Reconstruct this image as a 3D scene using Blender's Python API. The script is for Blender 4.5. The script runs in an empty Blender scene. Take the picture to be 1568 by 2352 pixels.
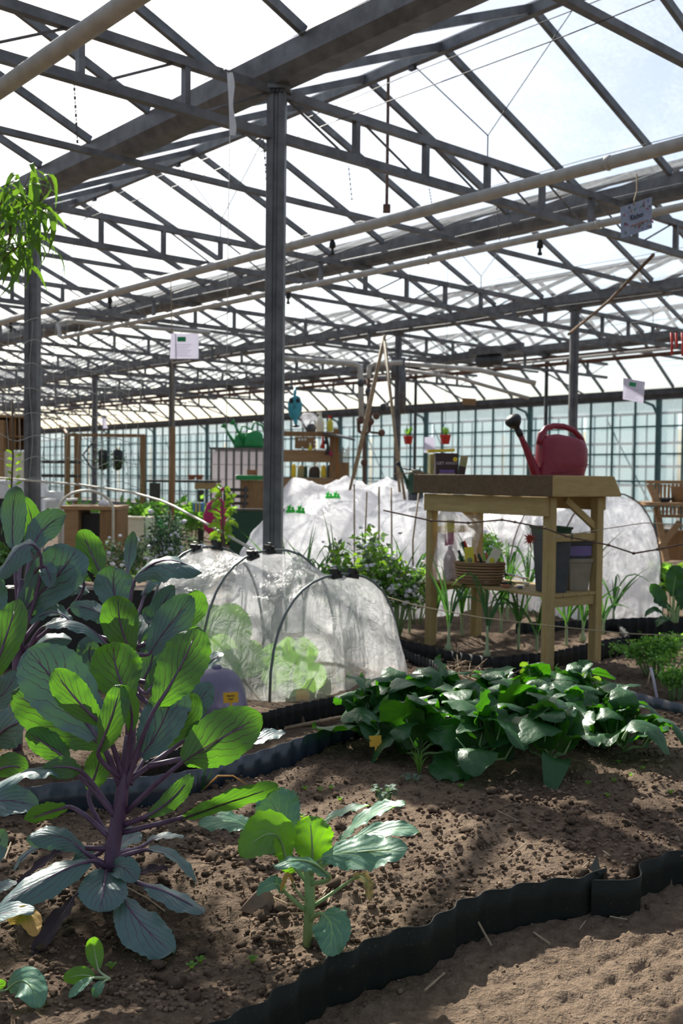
import bpy, math, random
import numpy as np
from mathutils import Vector as V, Matrix, noise
SC = bpy.context.scene
COL = SC.collection
PI = math.pi
random.seed(7)
# ---------------------------------------------------------------- camera
F = 2330.76
PITCH, ROLL, YAW = .0337, .0117, .722
CAM = V((0, 0, 1.0))
FW = V((0, math.cos(PITCH), -math.sin(PITCH)))
_up = V((0, math.sin(PITCH), math.cos(PITCH)))
RT = V((1, 0, 0)) * math.cos(ROLL) + _up * math.sin(ROLL)
UP = _up * math.cos(ROLL) - V((1, 0, 0)) * math.sin(ROLL)
cd = bpy.data.cameras.new('camera'); co = bpy.data.objects.new('camera', cd); COL.objects.link(co)
m = Matrix((RT, UP, -FW)).transposed().to_4x4(); m.translation = CAM
co.matrix_world = m
cd.sensor_fit = 'HORIZONTAL'; cd.sensor_width = 24.0; cd.lens = F / 1568 * 24
cd.clip_end = 400; cd.clip_start = .05
cd.dof.use_dof = True; cd.dof.focus_distance = 2.35; cd.dof.aperture_fstop = 6.3
SC.camera = co
# ---------------------------------------------------------------- light
SUN_AZ = math.radians(-25)     # left of the view direction
SUN_EL = math.radians(39)
w = bpy.data.worlds.new('world'); SC.world = w; w.use_nodes = True
nt = w.node_tree
sky = nt.nodes.new('ShaderNodeTexSky'); sky.sky_type = 'NISHITA'; sky.sun_disc = False
sky.sun_elevation = SUN_EL; sky.sun_rotation = SUN_AZ; sky.dust_density = 2.2; sky.air_density = 1.0; sky.ozone_density = 1.0
bg = nt.nodes['Background']; nt.links.new(sky.outputs[0], bg.inputs[0]); bg.inputs[1].default_value = .15
sl = bpy.data.lights.new('sun', 'SUN'); so = bpy.data.objects.new('sun', sl); COL.objects.link(so)
sl.energy = 10.0; sl.angle = math.radians(.53); sl.color = (1, .94, .84)
sd = V((math.sin(SUN_AZ) * math.cos(SUN_EL), math.cos(SUN_AZ) * math.cos(SUN_EL), math.sin(SUN_EL)))
so.rotation_euler = sd.to_track_quat('Z', 'Y').to_euler()
so.location = (-6, 8, 12)
SC.view_settings.view_transform = 'Standard'; SC.view_settings.look = 'None'
SC.view_settings.exposure = 0.0; SC.view_settings.gamma = 1; SC.view_settings.use_curve_mapping = False
try: SC.cycles.transparent_max_bounces = 96
except Exception: pass
# ---------------------------------------------------------------- picture -> world helpers
def ray(px, py): return FW + RT * ((px - 784) / F) - UP * ((py - 1176) / F)
def P(px, py, z): return CAM + ray(px, py) * z              # a point at a distance along the view
def G(px, py, h=0.0):                                       # where the sight line meets height h
    d = ray(px, py); return CAM + d * ((h - 1.0) / d.z)
gd = V((-math.sin(YAW), math.cos(YAW), 0)); td = V((math.cos(YAW), math.sin(YAW), 0))
O0 = V((-.357, 5.3006, 0)); BW, SP, H = 3.3053, 2.9106, 3.0
def R(i, j, h): return O0 + td * (BW * i) + gd * (SP * j) + V((0, 0, h))
def lerp(a, b, t): return a + (b - a) * t
# ---------------------------------------------------------------- object helpers
def link(o): COL.objects.link(o); return o
def tag(o, label=None, cat=None, group=None, kind=None):
    if label: o['label'] = label
    if cat: o['category'] = cat
    if group: o['group'] = group
    if kind: o['kind'] = kind
    return o
def thing(name, label, cat, loc=(0, 0, 0), group=None, kind=None):
    o = bpy.data.objects.new(name, None); link(o); o.location = loc; o.empty_display_size = .05
    return tag(o, label, cat, group, kind)
def wloc(o):
    p = V((0, 0, 0))
    while o: p += V(o.location); o = o.parent
    return p
class MB:
    def __init__(s): s.v = []; s.f = []; s.m = []; s.uv = []; s.mi = 0
    def add(s, vs, fs, uvs=None):
        n = len(s.v); s.v += [tuple(v) for v in vs]; s.f += [tuple(i + n for i in f) for f in fs]
        s.m += [s.mi] * len(fs); s.uv += (list(uvs) if uvs else [(0, 0)] * len(vs))
        return s
    def hexa(s, c8):
        return s.add(c8, [(0, 3, 2, 1), (4, 5, 6, 7), (0, 1, 5, 4), (1, 2, 6, 5), (2, 3, 7, 6), (3, 0, 4, 7)])
    def box(s, c, sx, sy, sz, X=None, Y=None, Z=None):
        c = V(c); X = V(X) if X else V((1, 0, 0)); Y = V(Y) if Y else V((0, 1, 0)); Z = V(Z) if Z else V((0, 0, 1))
        X = X * sx / 2; Y = Y * sy / 2; Z = Z * sz / 2
        return s.hexa([c - X - Y - Z, c + X - Y - Z, c + X + Y - Z, c - X + Y - Z, c - X - Y + Z, c + X - Y + Z, c + X + Y + Z, c - X + Y + Z])
    def beam(s, a, b, w, h, up=(0, 0, 1)):
        a = V(a); b = V(b); d = (b - a); L = d.length; d.normalize(); u = V(up)
        x = d.cross(u)
        if x.length < 1e-4: x = d.cross(V((1, 0, 0)))
        x.normalize(); z = x.cross(d)
        return s.box((a + b) / 2, w, L, h, x, d, z)
    def tube(s, pts, r, n=8, cap=True, closed=False):
        pts = [V(p) for p in pts]; k = len(pts)
        rs = r if isinstance(r, (list, tuple)) else [r] * k
        vs = []; fs = []; uv = []
        up = None
        for i in range(k):
            a = pts[max(i - 1, 0)] if not closed else pts[(i - 1) % k]; b = pts[min(i + 1, k - 1)] if not closed else pts[(i + 1) % k]
            t = (b - a)
            if t.length < 1e-7: t = V((0, 0, 1))
            t.normalize()
            if up is None:
                up = V((0, 0, 1)) if abs(t.z) < .9 else V((1, 0, 0))
            x = t.cross(up); x.normalize(); up = x.cross(t)
            for q in range(n):
                an = 2 * PI * q / n
                vs.append(pts[i] + x * (math.cos(an) * rs[i]) + up * (math.sin(an) * rs[i])); uv.append((q / n, i / max(1, k - 1)))
        kk = k if closed else k - 1
        for i in range(kk):
            for q in range(n):
                j = (i + 1) % k
                fs.append((i * n + q, i * n + (q + 1) % n, j * n + (q + 1) % n, j * n + q))
        if cap and not closed:
            fs.append(tuple(range(n - 1, -1, -1))); fs.append(tuple((k - 1) * n + q for q in range(n)))
        return s.add(vs, fs, uv)
    def lathe(s, prof, c=(0, 0, 0), n=20, Z=(0, 0, 1), sx=1, sy=1, cap=True, X=None):
        c = V(c); Z = V(Z).normalized()
        X = V(X) if X else (V((1, 0, 0)) if abs(Z.x) < .8 else V((0, 1, 0)))
        X = (X - Z * X.dot(Z)).normalized(); Y = Z.cross(X)
        vs = []; fs = []; uv = []
        for (r, z) in prof:
            for q in range(n):
                a = 2 * PI * q / n
                vs.append(c + X * (math.cos(a) * r * sx) + Y * (math.sin(a) * r * sy) + Z * z); uv.append((q / n, z))
        for i in range(len(prof) - 1):
            for q in range(n):
                fs.append((i * n + q, i * n + (q + 1) % n, (i + 1) * n + (q + 1) % n, (i + 1) * n + q))
        if cap:
            fs.append(tuple(range(n - 1, -1, -1))); fs.append(tuple((len(prof) - 1) * n + q for q in range(n)))
        return s.add(vs, fs, uv)
    def grid(s, rows, uvf=None, closed=False):
        nr = len(rows); nc = len(rows[0]); vs = [p for r_ in rows for p in r_]; fs = []
        uv = [(c / (nc - 1), r_ / (nr - 1)) for r_ in range(nr) for c in range(nc)]
        for a in range(nr - 1):
            for b in range(nc - 1 if not closed else nc):
                b2 = (b + 1) % nc
                fs.append((a * nc + b, a * nc + b2, (a + 1) * nc + b2, (a + 1) * nc + b))
        return s.add(vs, fs, uv)
    def prism(s, poly, off):                                # extrude a polygon of points by a vector
        n = len(poly); off = V(off); poly = [V(p) for p in poly]
        return s.add(poly + [p + off for p in poly], [tuple(range(n - 1, -1, -1)), tuple(range(n, 2 * n))] + [(i, (i + 1) % n, n + (i + 1) % n, n + i) for i in range(n)])
    def ball(s, c, r, n=8, sz=1.0, jit=0):
        c = V(c); vs = [c + V((0, 0, -r * sz))]; fs = []
        m_ = max(3, n // 2)
        for i in range(1, m_):
            a = PI * i / m_ - PI / 2
            for q in range(n):
                b = 2 * PI * q / n; k = 1 + random.uniform(-jit, jit)
                vs.append(c + V((math.cos(a) * math.cos(b), math.cos(a) * math.sin(b), math.sin(a) * sz)) * (r * k))
        vs.append(c + V((0, 0, r * sz)))
        for q in range(n): fs.append((0, 1 + (q + 1) % n, 1 + q))
        for i in range(m_ - 2):
            for q in range(n):
                a0 = 1 + i * n; fs.append((a0 + q, a0 + (q + 1) % n, a0 + n + (q + 1) % n, a0 + n + q))
        l = len(vs) - 1; a0 = 1 + (m_ - 2) * n
        for q in range(n): fs.append((a0 + q, a0 + (q + 1) % n, l))
        return s.add(vs, fs)
    def mesh(s, name, mats, off=V((0, 0, 0)), smooth=False):
        me = bpy.data.meshes.new(name)
        me.from_pydata([(v[0] - off[0], v[1] - off[1], v[2] - off[2]) for v in s.v], [], s.f)
        uvl = me.uv_layers.new(name='UVMap')
        idx = np.empty(len(me.loops), dtype=np.int32); me.loops.foreach_get('vertex_index', idx)
        arr = np.array(s.uv, dtype=np.float32)[idx]; uvl.data.foreach_set('uv', arr.ravel())
        for m_ in (mats if isinstance(mats, (list, tuple)) else [mats]): me.materials.append(m_)
        if any(s.m): me.polygons.foreach_set('material_index', s.m)
        if smooth: me.polygons.foreach_set('use_smooth', [True] * len(me.polygons))
        me.update(); return me
    def build(s, name, mats, parent=None, smooth=False, bevel=0, loc=None):
        off = wloc(parent) if parent else (V(loc) if loc is not None else V((0, 0, 0)))
        me = s.mesh(name, mats, off, smooth)
        o = bpy.data.objects.new(name, me); link(o)
        if parent: o.parent = parent
        else: o.location = off
        if bevel:
            b = o.modifiers.new('b', 'BEVEL'); b.width = bevel; b.segments = 2; b.limit_method = 'ANGLE'
        return o
def inst(name, me, parent=None, mat=None, loc=(0, 0, 0)):
    o = bpy.data.objects.new(name, me); link(o)
    if parent: o.parent = parent
    if mat is not None: o.matrix_local = mat
    else: o.location = loc
    return o
def bez(a, m_, b, t):
    c = 2 * m_ - (a + b) * .5
    return a * (1 - t) ** 2 + c * (2 * t * (1 - t)) + b * t * t
def dup(root, loc, rz=None, label=None, group=None, scale=None):
    r = root.copy(); link(r); r.location = loc
    if rz is not None: r.rotation_euler = (0, 0, rz)
    if scale: r.scale = (scale,) * 3
    if label: r['label'] = label
    if group: r['group'] = group
    for ch in list(root.children):
        c = ch.copy(); link(c); c.parent = r
        for g_ in list(ch.children):
            d = g_.copy(); link(d); d.parent = c
    return r
# ---------------------------------------------------------------- materials
class N:
    def __init__(s, name):
        s.m = bpy.data.materials.new(name); s.m.use_nodes = True; s.t = s.m.node_tree; s.t.nodes.clear()
        s.out = s.t.nodes.new('ShaderNodeOutputMaterial')
    def n(s, ty, ins=None, **kw):
        x = s.t.nodes.new('ShaderNode' + ty)
        for k, v in kw.items(): setattr(x, k, v)
        if ins:
            for k, v in ins.items():
                if isinstance(v, bpy.types.NodeSocket): s.t.links.new(v, x.inputs[k])
                else: x.inputs[k].default_value = v
        return x
    def math(s, op, a, b=0.0, c=0.0, clamp=False):
        x = s.n('Math', {0: a, 1: b, 2: c}, operation=op); x.use_clamp = clamp; return x.outputs[0]
    def mix(s, f, a, b):
        x = s.n('Mix', data_type='RGBA')
        for i, v in ((0, f), (6, a), (7, b)):
            if isinstance(v, bpy.types.NodeSocket): s.t.links.new(v, x.inputs[i])
            else: x.inputs[i].default_value = (v if i == 0 else c4(v))
        return x.outputs[2]
    def noise(s, scale, detail=3, rough=.55, vec=None, dist=0):
        ins = {'Scale': scale, 'Detail': detail, 'Roughness': rough, 'Distortion': dist}
        if vec is None: vec = s.n('TexCoord').outputs['Object']
        ins['Vector'] = vec
        return s.n('TexNoise', ins).outputs['Fac']
    def ramp(s, f, stops):
        x = s.n('ValToRGB', {0: f}); e = x.color_ramp.elements
        while len(e) < len(stops): e.new(.5)
        for i, (p, c) in enumerate(stops): e[i].position = p; e[i].color = c4(c)
        return x.outputs[0]
    def bsdf(s, col, rough=.6, metal=0, spec=.5, normal=None, **kw):
        ins = {'Base Color': c4(col) if not isinstance(col, bpy.types.NodeSocket) else col, 'Roughness': rough, 'Metallic': metal, 'Specular IOR Level': spec}
        if normal is not None: ins['Normal'] = normal
        ins.update(kw)
        return s.n('BsdfPrincipled', ins).outputs[0]
    def bump(s, h, strength=.4, dist=.01):
        return s.n('Bump', {'Height': h, 'Strength': strength, 'Distance': dist}).outputs[0]
    def done(s, sh): s.t.links.new(sh, s.out.inputs[0]); return s.m
def c4(c): return (c[0], c[1], c[2], 1.0) if len(c) == 3 else tuple(c)
def srgb(r, g, b):
    f = lambda x: ((x / 255 + .055) / 1.055) ** 2.4 if x > 10 else x / 255 / 12.92
    return (f(r), f(g), f(b))
M = {}
def simple(name, c1, c2=None, rough=.6, metal=0, scale=12, spec=.5, bump=0, bscale=60, detail=4):
    n = N(name)
    if c2: col = n.ramp(n.noise(scale, detail), [(.35, c1), (.65, c2)])
    else: col = n.ramp(n.noise(scale, detail), [(.3, tuple(x * .88 for x in c1)), (.7, tuple(min(1, x * 1.1) for x in c1))])
    nm = n.bump(n.noise(bscale, 3), bump, .004) if bump else None
    M[name] = n.done(n.bsdf(col, rough, metal, spec, nm)); return M[name]
simple('steel', (.10, .10, .104), (.18, .18, .185), .5, .35, 9, bump=.15, bscale=30)
simple('steel_dark', (.05, .055, .06), (.10, .105, .115), .55, .3, 7)
simple('pipe_paint', (.42, .40, .36), (.52, .50, .46), .5, .0, 14)
simple('rust', (.09, .05, .035), (.18, .10, .07), .8, .2, 20)
simple('black_plastic', (.012, .012, .013), None, .45)
simple('dark_green_plastic', (.008, .05, .025), None, .4)
simple('green_plastic', (.01, .26, .06), None, .4)
simple('bright_green', (.06, .75, .08), None, .5)
simple('white_plastic', (.78, .78, .76), None, .45)
simple('cloth_white', (.75, .75, .76), None, .9)
n_ = None
simple('red_plastic', (.22, .014, .034), (.27, .02, .042), .42, 0, 30, bump=.1, bscale=200)
simple('red_pot', (.55, .03, .02), None, .5)
simple('teal_plastic', (.03, .27, .36), (.05, .34, .42), .45, 0, 20)
simple('grey_pot', (.045, .05, .06), (.06, .065, .075), .55, 0, 20)
simple('beige_pot', (.24, .20, .15), (.30, .25, .19), .65, 0, 20)
simple('purple_band', (.16, .11, .30), None, .5)
simple('yellow_label', (.75, .42, .02), None, .5)
simple('bamboo', (.22, .155, .09), (.38, .28, .17), .55, 0, 25)
simple('twine', (.42, .34, .22), None, .9)
simple('vine', (.09, .05, .035), (.16, .1, .07), .8, 0, 40)
simple('straw', (.30, .22, .14), (.46, .35, .23), .8, 0, 30)
simple('maple', (.45, .07, .02), None, .6)
simple('pink_cloth', (.42, .02, .12), None, .8)
simple('metal_shiny', (.45, .47, .5), None, .25, .9, 20)
simple('trunk', (.12, .08, .05), (.22, .15, .1), .85, 0, 30, bump=.5)
simple('orange', (.8, .25, .02), None, .5)
simple('yellow', (.75, .65, .05), None, .5)
simple('cream', (.8, .76, .6), None, .5)
simple('blue_cloth', (.1, .3, .5), None, .8)
simple('terracotta', (.4, .14, .07), None, .8)
simple('hose_white', (.55, .5, .4), (.65, .6, .5), .5, 0, 20)
simple('gold_sticker', (.7, .55, .03), None, .5)
simple('box_purple', (.035, .02, .025), None, .5)
simple('box_green', (.22, .27, .12), (.35, .3, .16), .6, 0, 30)
simple('ink', (.02, .02, .03), None, .7)
simple('lettering', (.6, .55, .6), None, .6)
simple('sign_green', (.02, .3, .12), None, .7)
simple('stone', (.16, .11, .08), (.30, .21, .15), .9, 0, 14, bump=.5)
def wood(name, c1, c2, rough=.7, axis=2, scale=1.0, knots=True):
    n = N(name); tc = n.n('TexCoord').outputs['Object']
    sc = [14 * scale] * 3; sc[axis] = 1.2 * scale
    mp = n.n('Mapping', {'Vector': tc, 'Scale': tuple(sc)}).outputs[0]
    f = n.noise(3.0, 6, .6, mp, 1.2); f2 = n.noise(9 * scale, 2)
    col = n.mix(n.math('MULTIPLY', f2, .5), n.ramp(f, [(.3, c1), (.7, c2)]), tuple(x * .6 for x in c1))
    M[name] = n.done(n.bsdf(col, rough, 0, .3, n.bump(f, .25, .003))); return M[name]
for ax, k in ((0, 'x'), (1, 'y'), (2, 'z')):
    wood('pine_' + k, (.40, .28, .11), (.56, .42, .20), axis=ax)
wood('pine_dark', (.115, .075, .04), (.20, .135, .075), axis=0)
wood('brown_wood', (.24, .13, .055), (.38, .23, .11), axis=2)
wood('tan_wood', (.33, .19, .09), (.47, .3, .16), axis=0)
wood('grey_wood', (.05, .045, .04), (.1, .09, .08), axis=0)
def wicker():
    n = N('wicker'); tc = n.n('TexCoord').outputs['Object']
    wv = n.n('TexWave', {'Vector': tc, 'Scale': 22, 'Distortion': 1.5, 'Detail': 1}, bands_direction='Z').outputs['Fac']
    col = n.ramp(wv, [(.2, (.16, .085, .04)), (.8, (.46, .30, .16))])
    M['wicker'] = n.done(n.bsdf(col, .8, 0, .3, n.bump(wv, .6, .004)))
wicker()
def glass(name, film, tint, scr):
    n = N(name); tc = n.n('TexCoord').outputs['Object']
    nz = n.noise(1.3, 4, .6, tc); fine = n.noise(40, 2, .6, n.n('Mapping', {'Vector': tc, 'Scale': (1, 1, 1)}).outputs[0])
    dirt = n.math('MULTIPLY', n.ramp(n.math('ADD', nz, n.math('MULTIPLY', n.math('SUBTRACT', fine, .5), .5)), [(.35, (.55,) * 3), (.75, (1.6,) * 3)]), film, clamp=True)
    big = n.noise(.9, 5, .65, tc, 1.5)
    stain = n.math('MULTIPLY', n.ramp(big, [(.70, (0,) * 3), (.78, (1,) * 3)]), scr)
    tl = n.n('BsdfTranslucent', {'Color': c4((.93, .95, .97))}).outputs[0]
    df = n.n('BsdfTranslucent', {'Color': c4((.62, .5, .3))}).outputs[0]
    film_s = n.n('MixShader', {0: stain, 1: tl, 2: df}).outputs[0]
    tr = n.n('BsdfTransparent', {'Color': c4(tint)}).outputs[0]
    f = n.math('ADD', dirt, n.math('MULTIPLY', stain, .25), clamp=True)
    M[name] = n.done(n.n('MixShader', {0: f, 1: tr, 2: film_s}).outputs[0])
glass('pane_glass', .075, (.97, .985, .99), .6)
glass('wall_glass', .12, (.95, .985, .985), .1)
def soil(name, dry, wet, clodc):
    n = N(name); tc = n.n('TexCoord').outputs['Object']
    f1 = n.noise(2.2, 5, .6, tc); f2 = n.noise(38, 5, .65, tc); f3 = n.noise(150, 3, .6, tc)
    a = n.n('Attribute', attribute_name='bed').outputs['Fac']
    base = n.ramp(n.math('ADD', n.math('MULTIPLY', f1, .5), n.math('MULTIPLY', f2, .5)), [(.38, wet), (.58, dry)])
    base2 = n.ramp(n.math('ADD', n.math('MULTIPLY', f1, .55), n.math('MULTIPLY', f2, .5)), [(.44, clodc), (.62, tuple(x * .8 for x in dry))])
    col = n.mix(a, base, base2)
    col = n.mix(n.math('MULTIPLY', f3, .5), col, tuple(x * .45 for x in wet))
    h = n.math('ADD', n.math('MULTIPLY', f2, 1.0), n.math('MULTIPLY', f3, .45))
    M[name] = n.done(n.bsdf(col, .95, 0, .15, n.bump(h, 1.0, .018)))
soil('soil', (.30, .215, .15), (.15, .105, .072), (.075, .047, .032))
simple('clod', (.10, .068, .047), (.27, .19, .135), .95, 0, 30, .1, bump=.8, bscale=90)
def netting(name, dens, bright=(.86, .86, .87)):
    n = N(name); uv = n.n('TexCoord').outputs['Object']
    nz = n.noise(9, 4, .6, uv, 1.5); st = n.noise(3, 3, .5, n.n('Mapping', {'Vector': uv, 'Scale': (3, 3, .35)}).outputs[0], 2.5)
    f = n.ramp(n.math('ADD', n.math('MULTIPLY', nz, .5), n.math('MULTIPLY', st, .5)), [(.36, (dens * .62,) * 3), (.68, (min(1, dens * 1.35),) * 3)])
    tr = n.n('BsdfTransparent', {'Color': c4((1, 1, 1))}).outputs[0]
    bm = n.bump(n.math('ADD', nz, st), .7, .03)
    bright = tuple(min(1, b_ * 1.12) for b_ in bright); d = n.n('BsdfDiffuse', {'Color': c4(bright), 'Normal': bm}).outputs[0]; t = n.n('BsdfTranslucent', {'Color': c4(bright), 'Normal': bm}).outputs[0]
    gl = n.n('BsdfGlossy', {'Color': c4((.9, .9, .9)), 'Roughness': .35, 'Normal': bm}).outputs[0]
    dt = n.n('MixShader', {0: .8, 1: d, 2: t}).outputs[0]; dt = n.n('MixShader', {0: .12, 1: dt, 2: gl}).outputs[0]
    M[name] = n.done(n.n('MixShader', {0: f, 1: tr, 2: dt}).outputs[0])
netting('insect_net', .44)
netting('fleece', .88, (.84, .84, .87))
def cloche():
    n = N('cloche_plastic'); uv = n.n('TexCoord').outputs['Object']
    f = n.ramp(n.noise(10, 4, .6, n.n('Mapping', {'Vector': uv, 'Scale': (2, 2, .5)}).outputs[0], 1), [(.32, (.55,) * 3), (.65, (.92,) * 3)])
    tr = n.n('BsdfTransparent', {'Color': c4((.72, .70, .86))}).outputs[0]
    d = n.n('BsdfTranslucent', {'Color': c4((.42, .40, .56))}).outputs[0]; g = n.bsdf((.24, .23, .33), .3)
    M['cloche_plastic'] = n.done(n.n('MixShader', {0: f, 1: tr, 2: n.n('MixShader', {0: .5, 1: d, 2: g}).outputs[0]}).outputs[0])
cloche()
def edging(name, col, rough, spec):
    n = N(name); tc = n.n('TexCoord').outputs['Object']
    f = n.noise(130, 3, .7, tc); g = n.noise(6, 3, .6, tc)
    speck = n.math('MULTIPLY', n.ramp(f, [(.60, (0,) * 3), (.70, (1,) * 3)]), n.ramp(g, [(.4, (.1,) * 3), (.7, (.6,) * 3)]))
    c = n.mix(speck, col, (.14, .11, .07))
    M[name] = n.done(n.bsdf(c, rough, 0, spec, n.bump(f, .08, .002)))
edging('edging_green', (.015, .018, .014), .55, .22)
edging('edging_blue', (.03, .042, .06), .27, .8)
edging('edging_black', (.012, .012, .012), .6, .3)
def leafmat(name, top, back, trans, vein, nside=9, slope=.45, midw=.035, rough=.45, tw=.45, spec=.4, veinmix=.8, bumpv=.35, fr=.75, gl=0, crin=.45):
    n = N(name); uv = n.n('UVMap').outputs[0]; s = n.n('SeparateXYZ', {0: uv}); tc = n.n('TexCoord').outputs['Object']
    u = n.math('MULTIPLY', n.math('ABSOLUTE', n.math('SUBTRACT', s.outputs[0], .5)), 2); v = s.outputs[1]
    wob = n.math('MULTIPLY', n.math('SUBTRACT', n.noise(16, 3, .6, tc), .5), .30)
    mid = n.math('LESS_THAN', n.math('ADD', u, 0), n.math('MULTIPLY', n.math('SUBTRACT', 1.15, v), midw))
    ph = n.math('FRACT', n.math('MULTIPLY', n.math('ADD', n.math('SUBTRACT', v, n.math('MULTIPLY', n.math('POWER', u, .8), slope)), n.math('ADD', wob, 2.0)), nside))
    tri = n.math('ABSOLUTE', n.math('SUBTRACT', ph, .5))
    sw = n.math('MULTIPLY', n.math('SUBTRACT', 1.02, u), .014 * nside)
    side = n.math('SMOOTHSTEP', tri, sw, 0.0) if False else n.math('LESS_THAN', tri, sw)
    vm = n.math('MAXIMUM', mid, n.math('MULTIPLY', side, .9))
    vm = n.math('MULTIPLY', vm, veinmix)
    nz = n.noise(14, 4, .6, tc)
    topc = n.mix(nz, tuple(x * .8 for x in top), tuple(min(1, x * 1.25) for x in top))
    if gl:
        topc = n.mix(n.math('MULTIPLY', n.ramp(n.noise(5, 3, .5, tc), [(.4, (0,) * 3), (.7, (1,) * 3)]), gl), topc, (.2, .12, .24))
    bf = n.n('NewGeometry').outputs['Backfacing']
    base = n.mix(bf, topc, back)
    base = n.mix(vm, base, vein)
    tcol = n.mix(vm, n.mix(nz, tuple(x * .75 for x in trans), tuple(min(1, x * 1.2) for x in trans)), tuple(x * .6 for x in vein))
    bh = n.math('ADD', n.math('MULTIPLY', tri, crin), n.math('ADD', n.math('MULTIPLY', nz, .8), n.math('MULTIPLY', n.noise(55, 3, .6, tc), .35)))
    bm = n.bump(n.math('ADD', bh, n.math('MULTIPLY', mid, -.5)), bumpv, .006)
    p = n.bsdf(base, rough, 0, spec, bm)
    t = n.n('BsdfTranslucent', {'Color': tcol, 'Normal': bm}).outputs[0]
    f = n.math('ADD', tw * fr, n.math('MULTIPLY', bf, tw * (1 - fr)))
    M[name] = n.done(n.n('MixShader', {0: f, 1: p, 2: t}).outputs[0])
leafmat('leaf_purple', (.095, .175, .168), (.085, .17, .07), (.14, .38, .015), (.10, .012, .06), 6, .6, .06, .42, .44, .5, fr=.26, gl=.12)
leafmat('leaf_broc', (.10, .23, .15), (.12, .25, .06), (.27, .66, .01), (.30, .46, .16), 5, .5, .05, .45, .45, .45, fr=.2)
leafmat('leaf_spinach', (.028, .095, .03), (.045, .12, .03), (.09, .36, .008), (.05, .14, .035), 4, .5, .04, .42, .36, .42, .5, .8, fr=.4, crin=.15)
leafmat('leaf_lime', (.11, .26, .04), (.13, .28, .05), (.32, .55, .02), (.25, .4, .1), 6, .5, .04, .5, .5)
leafmat('leaf_peach', (.07, .18, .035), (.09, .2, .05), (.20, .42, .02), (.3, .35, .1), 8, .5, .06, .45, .45)
leafmat('leaf_lettuce', (.16, .40, .07), (.2, .42, .1), (.38, .75, .06), (.4, .6, .25), 6, .5, .05, .5, .5)
leafmat('leaf_onion', (.055, .16, .06), (.06, .17, .06), (.16, .42, .05), (.08, .2, .08), 2, 0, 0, .4, .35, .5, .1, .1)
leafmat('leaf_grey', (.10, .16, .11), (.16, .2, .15), (.18, .3, .12), (.2, .22, .2), 4, .4, .04, .6, .3)
leafmat('leaf_dry', (.38, .29, .15), (.4, .32, .18), (.55, .4, .15), (.4, .28, .1), 5, .5, .04, .8, .4)
leafmat('leaf_deadpurple', (.05, .03, .045), (.06, .035, .05), (.08, .03, .05), (.09, .05, .07), 6, .5, .04, .7, .2)
leafmat('leaf_yellow', (.55, .33, .10), (.6, .4, .15), (.7, .45, .1), (.4, .25, .1), 5, .5, .03, .7, .45)
leafmat('leaf_red', (.3, .04, .02), (.3, .05, .02), (.6, .08, .02), (.2, .03, .02), 5, .5, .04, .6, .4)
simple('stem_purple', (.10, .045, .095), (.16, .10, .17), .42, 0, 20)
simple('stem_green', (.22, .36, .14), (.32, .46, .2), .5, 0, 20)
simple('stem_pale', (.38, .48, .26), None, .5)
simple('stem_brown', (.13, .09, .05), None, .8)
simple('petal', (.85, .82, .92), None, .8)
simple('foliage', (.045, .11, .03), (.12, .24, .05), .6, 0, 40)
simple('foliage_light', (.12, .30, .05), (.22, .42, .09), .6, 0, 40)
simple('foliage_grey', (.06, .10, .07), (.12, .17, .12), .6, 0, 60)
n = N('paper'); M['paper'] = n.done(n.n('MixShader', {0: .6, 1: n.bsdf((.72, .70, .78), .8), 2: n.n('BsdfTranslucent', {'Color': c4((.78, .76, .84))}).outputs[0]}).outputs[0])
n = N('tank_plastic'); M['tank_plastic'] = n.done(n.n('MixShader', {0: .6, 1: n.bsdf((.85, .82, .84), .4), 2: n.n('BsdfTranslucent', {'Color': c4((.9, .86, .88))}).outputs[0]}).outputs[0])
# ---------------------------------------------------------------- writing
def text(name, body, size, mat, parent, pos, X, Z, align='CENTER', depth=.0006):
    cu = bpy.data.curves.new(name, 'FONT'); cu.body = body; cu.size = size; cu.align_x = align; cu.extrude = depth
    ob = bpy.data.objects.new(name, cu); link(ob)
    dg = bpy.context.evaluated_depsgraph_get(); me = bpy.data.meshes.new_from_object(ob.evaluated_get(dg))
    bpy.data.objects.remove(ob); me.materials.clear(); me.materials.append(mat)
    o = bpy.data.objects.new(name, me); link(o)
    X = V(X).normalized(); Z = V(Z).normalized(); Nn = X.cross(Z)
    mt = Matrix((X, Z, Nn)).transposed().to_4x4(); mt.translation = V(pos) - (wloc(parent) if parent else V((0, 0, 0)))
    o.parent = parent; o.matrix_local = mt
    return o
# ================================================================ STRUCTURE
I0, I1, J0, J1 = -3, 4, -4, 18
EH = 2.55      # the last slope runs down to a lower eave
def SK(o): o['kind'] = 'structure'; return o
# ---- ground
BEDS = {}
def poly_px(pts, h): return [G(x, y, h) for x, y in pts]
near_edge = [G(x, y, .10) for x, y in [(300, 2500), (400, 2420), (480, 2345), (560, 2310), (640, 2255), (700, 2215), (740, 2190), (800, 2167), (880, 2135), (967, 2117), (1020, 2085), (1064, 2061), (1140, 2037), (1241, 2014), (1340, 2002), (1372, 1985)]]
near_edge2 = [G(x, y, .085) for x, y in [(1360, 2016), (1400, 2020), (1440, 2014), (1462, 1985), (1500, 1962), (1568, 1948), (1700, 1930), (1900, 1915)]]
back_edge = [G(x, y, .14) for x, y in [(-500, 1930), (-150, 1850), (0, 1822), (89, 1806), (170, 1798), (326, 1790), (446, 1770), (545, 1742), (668, 1708), (800, 1662), (900, 1636), (1050, 1600), (1200, 1572), (1324, 1562)]]
right_edge = [G(x, y, .12) for x, y in [(1324, 1562), (1400, 1578), (1480, 1597), (1568, 1617), (1700, 1650), (1900, 1700)]]
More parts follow.
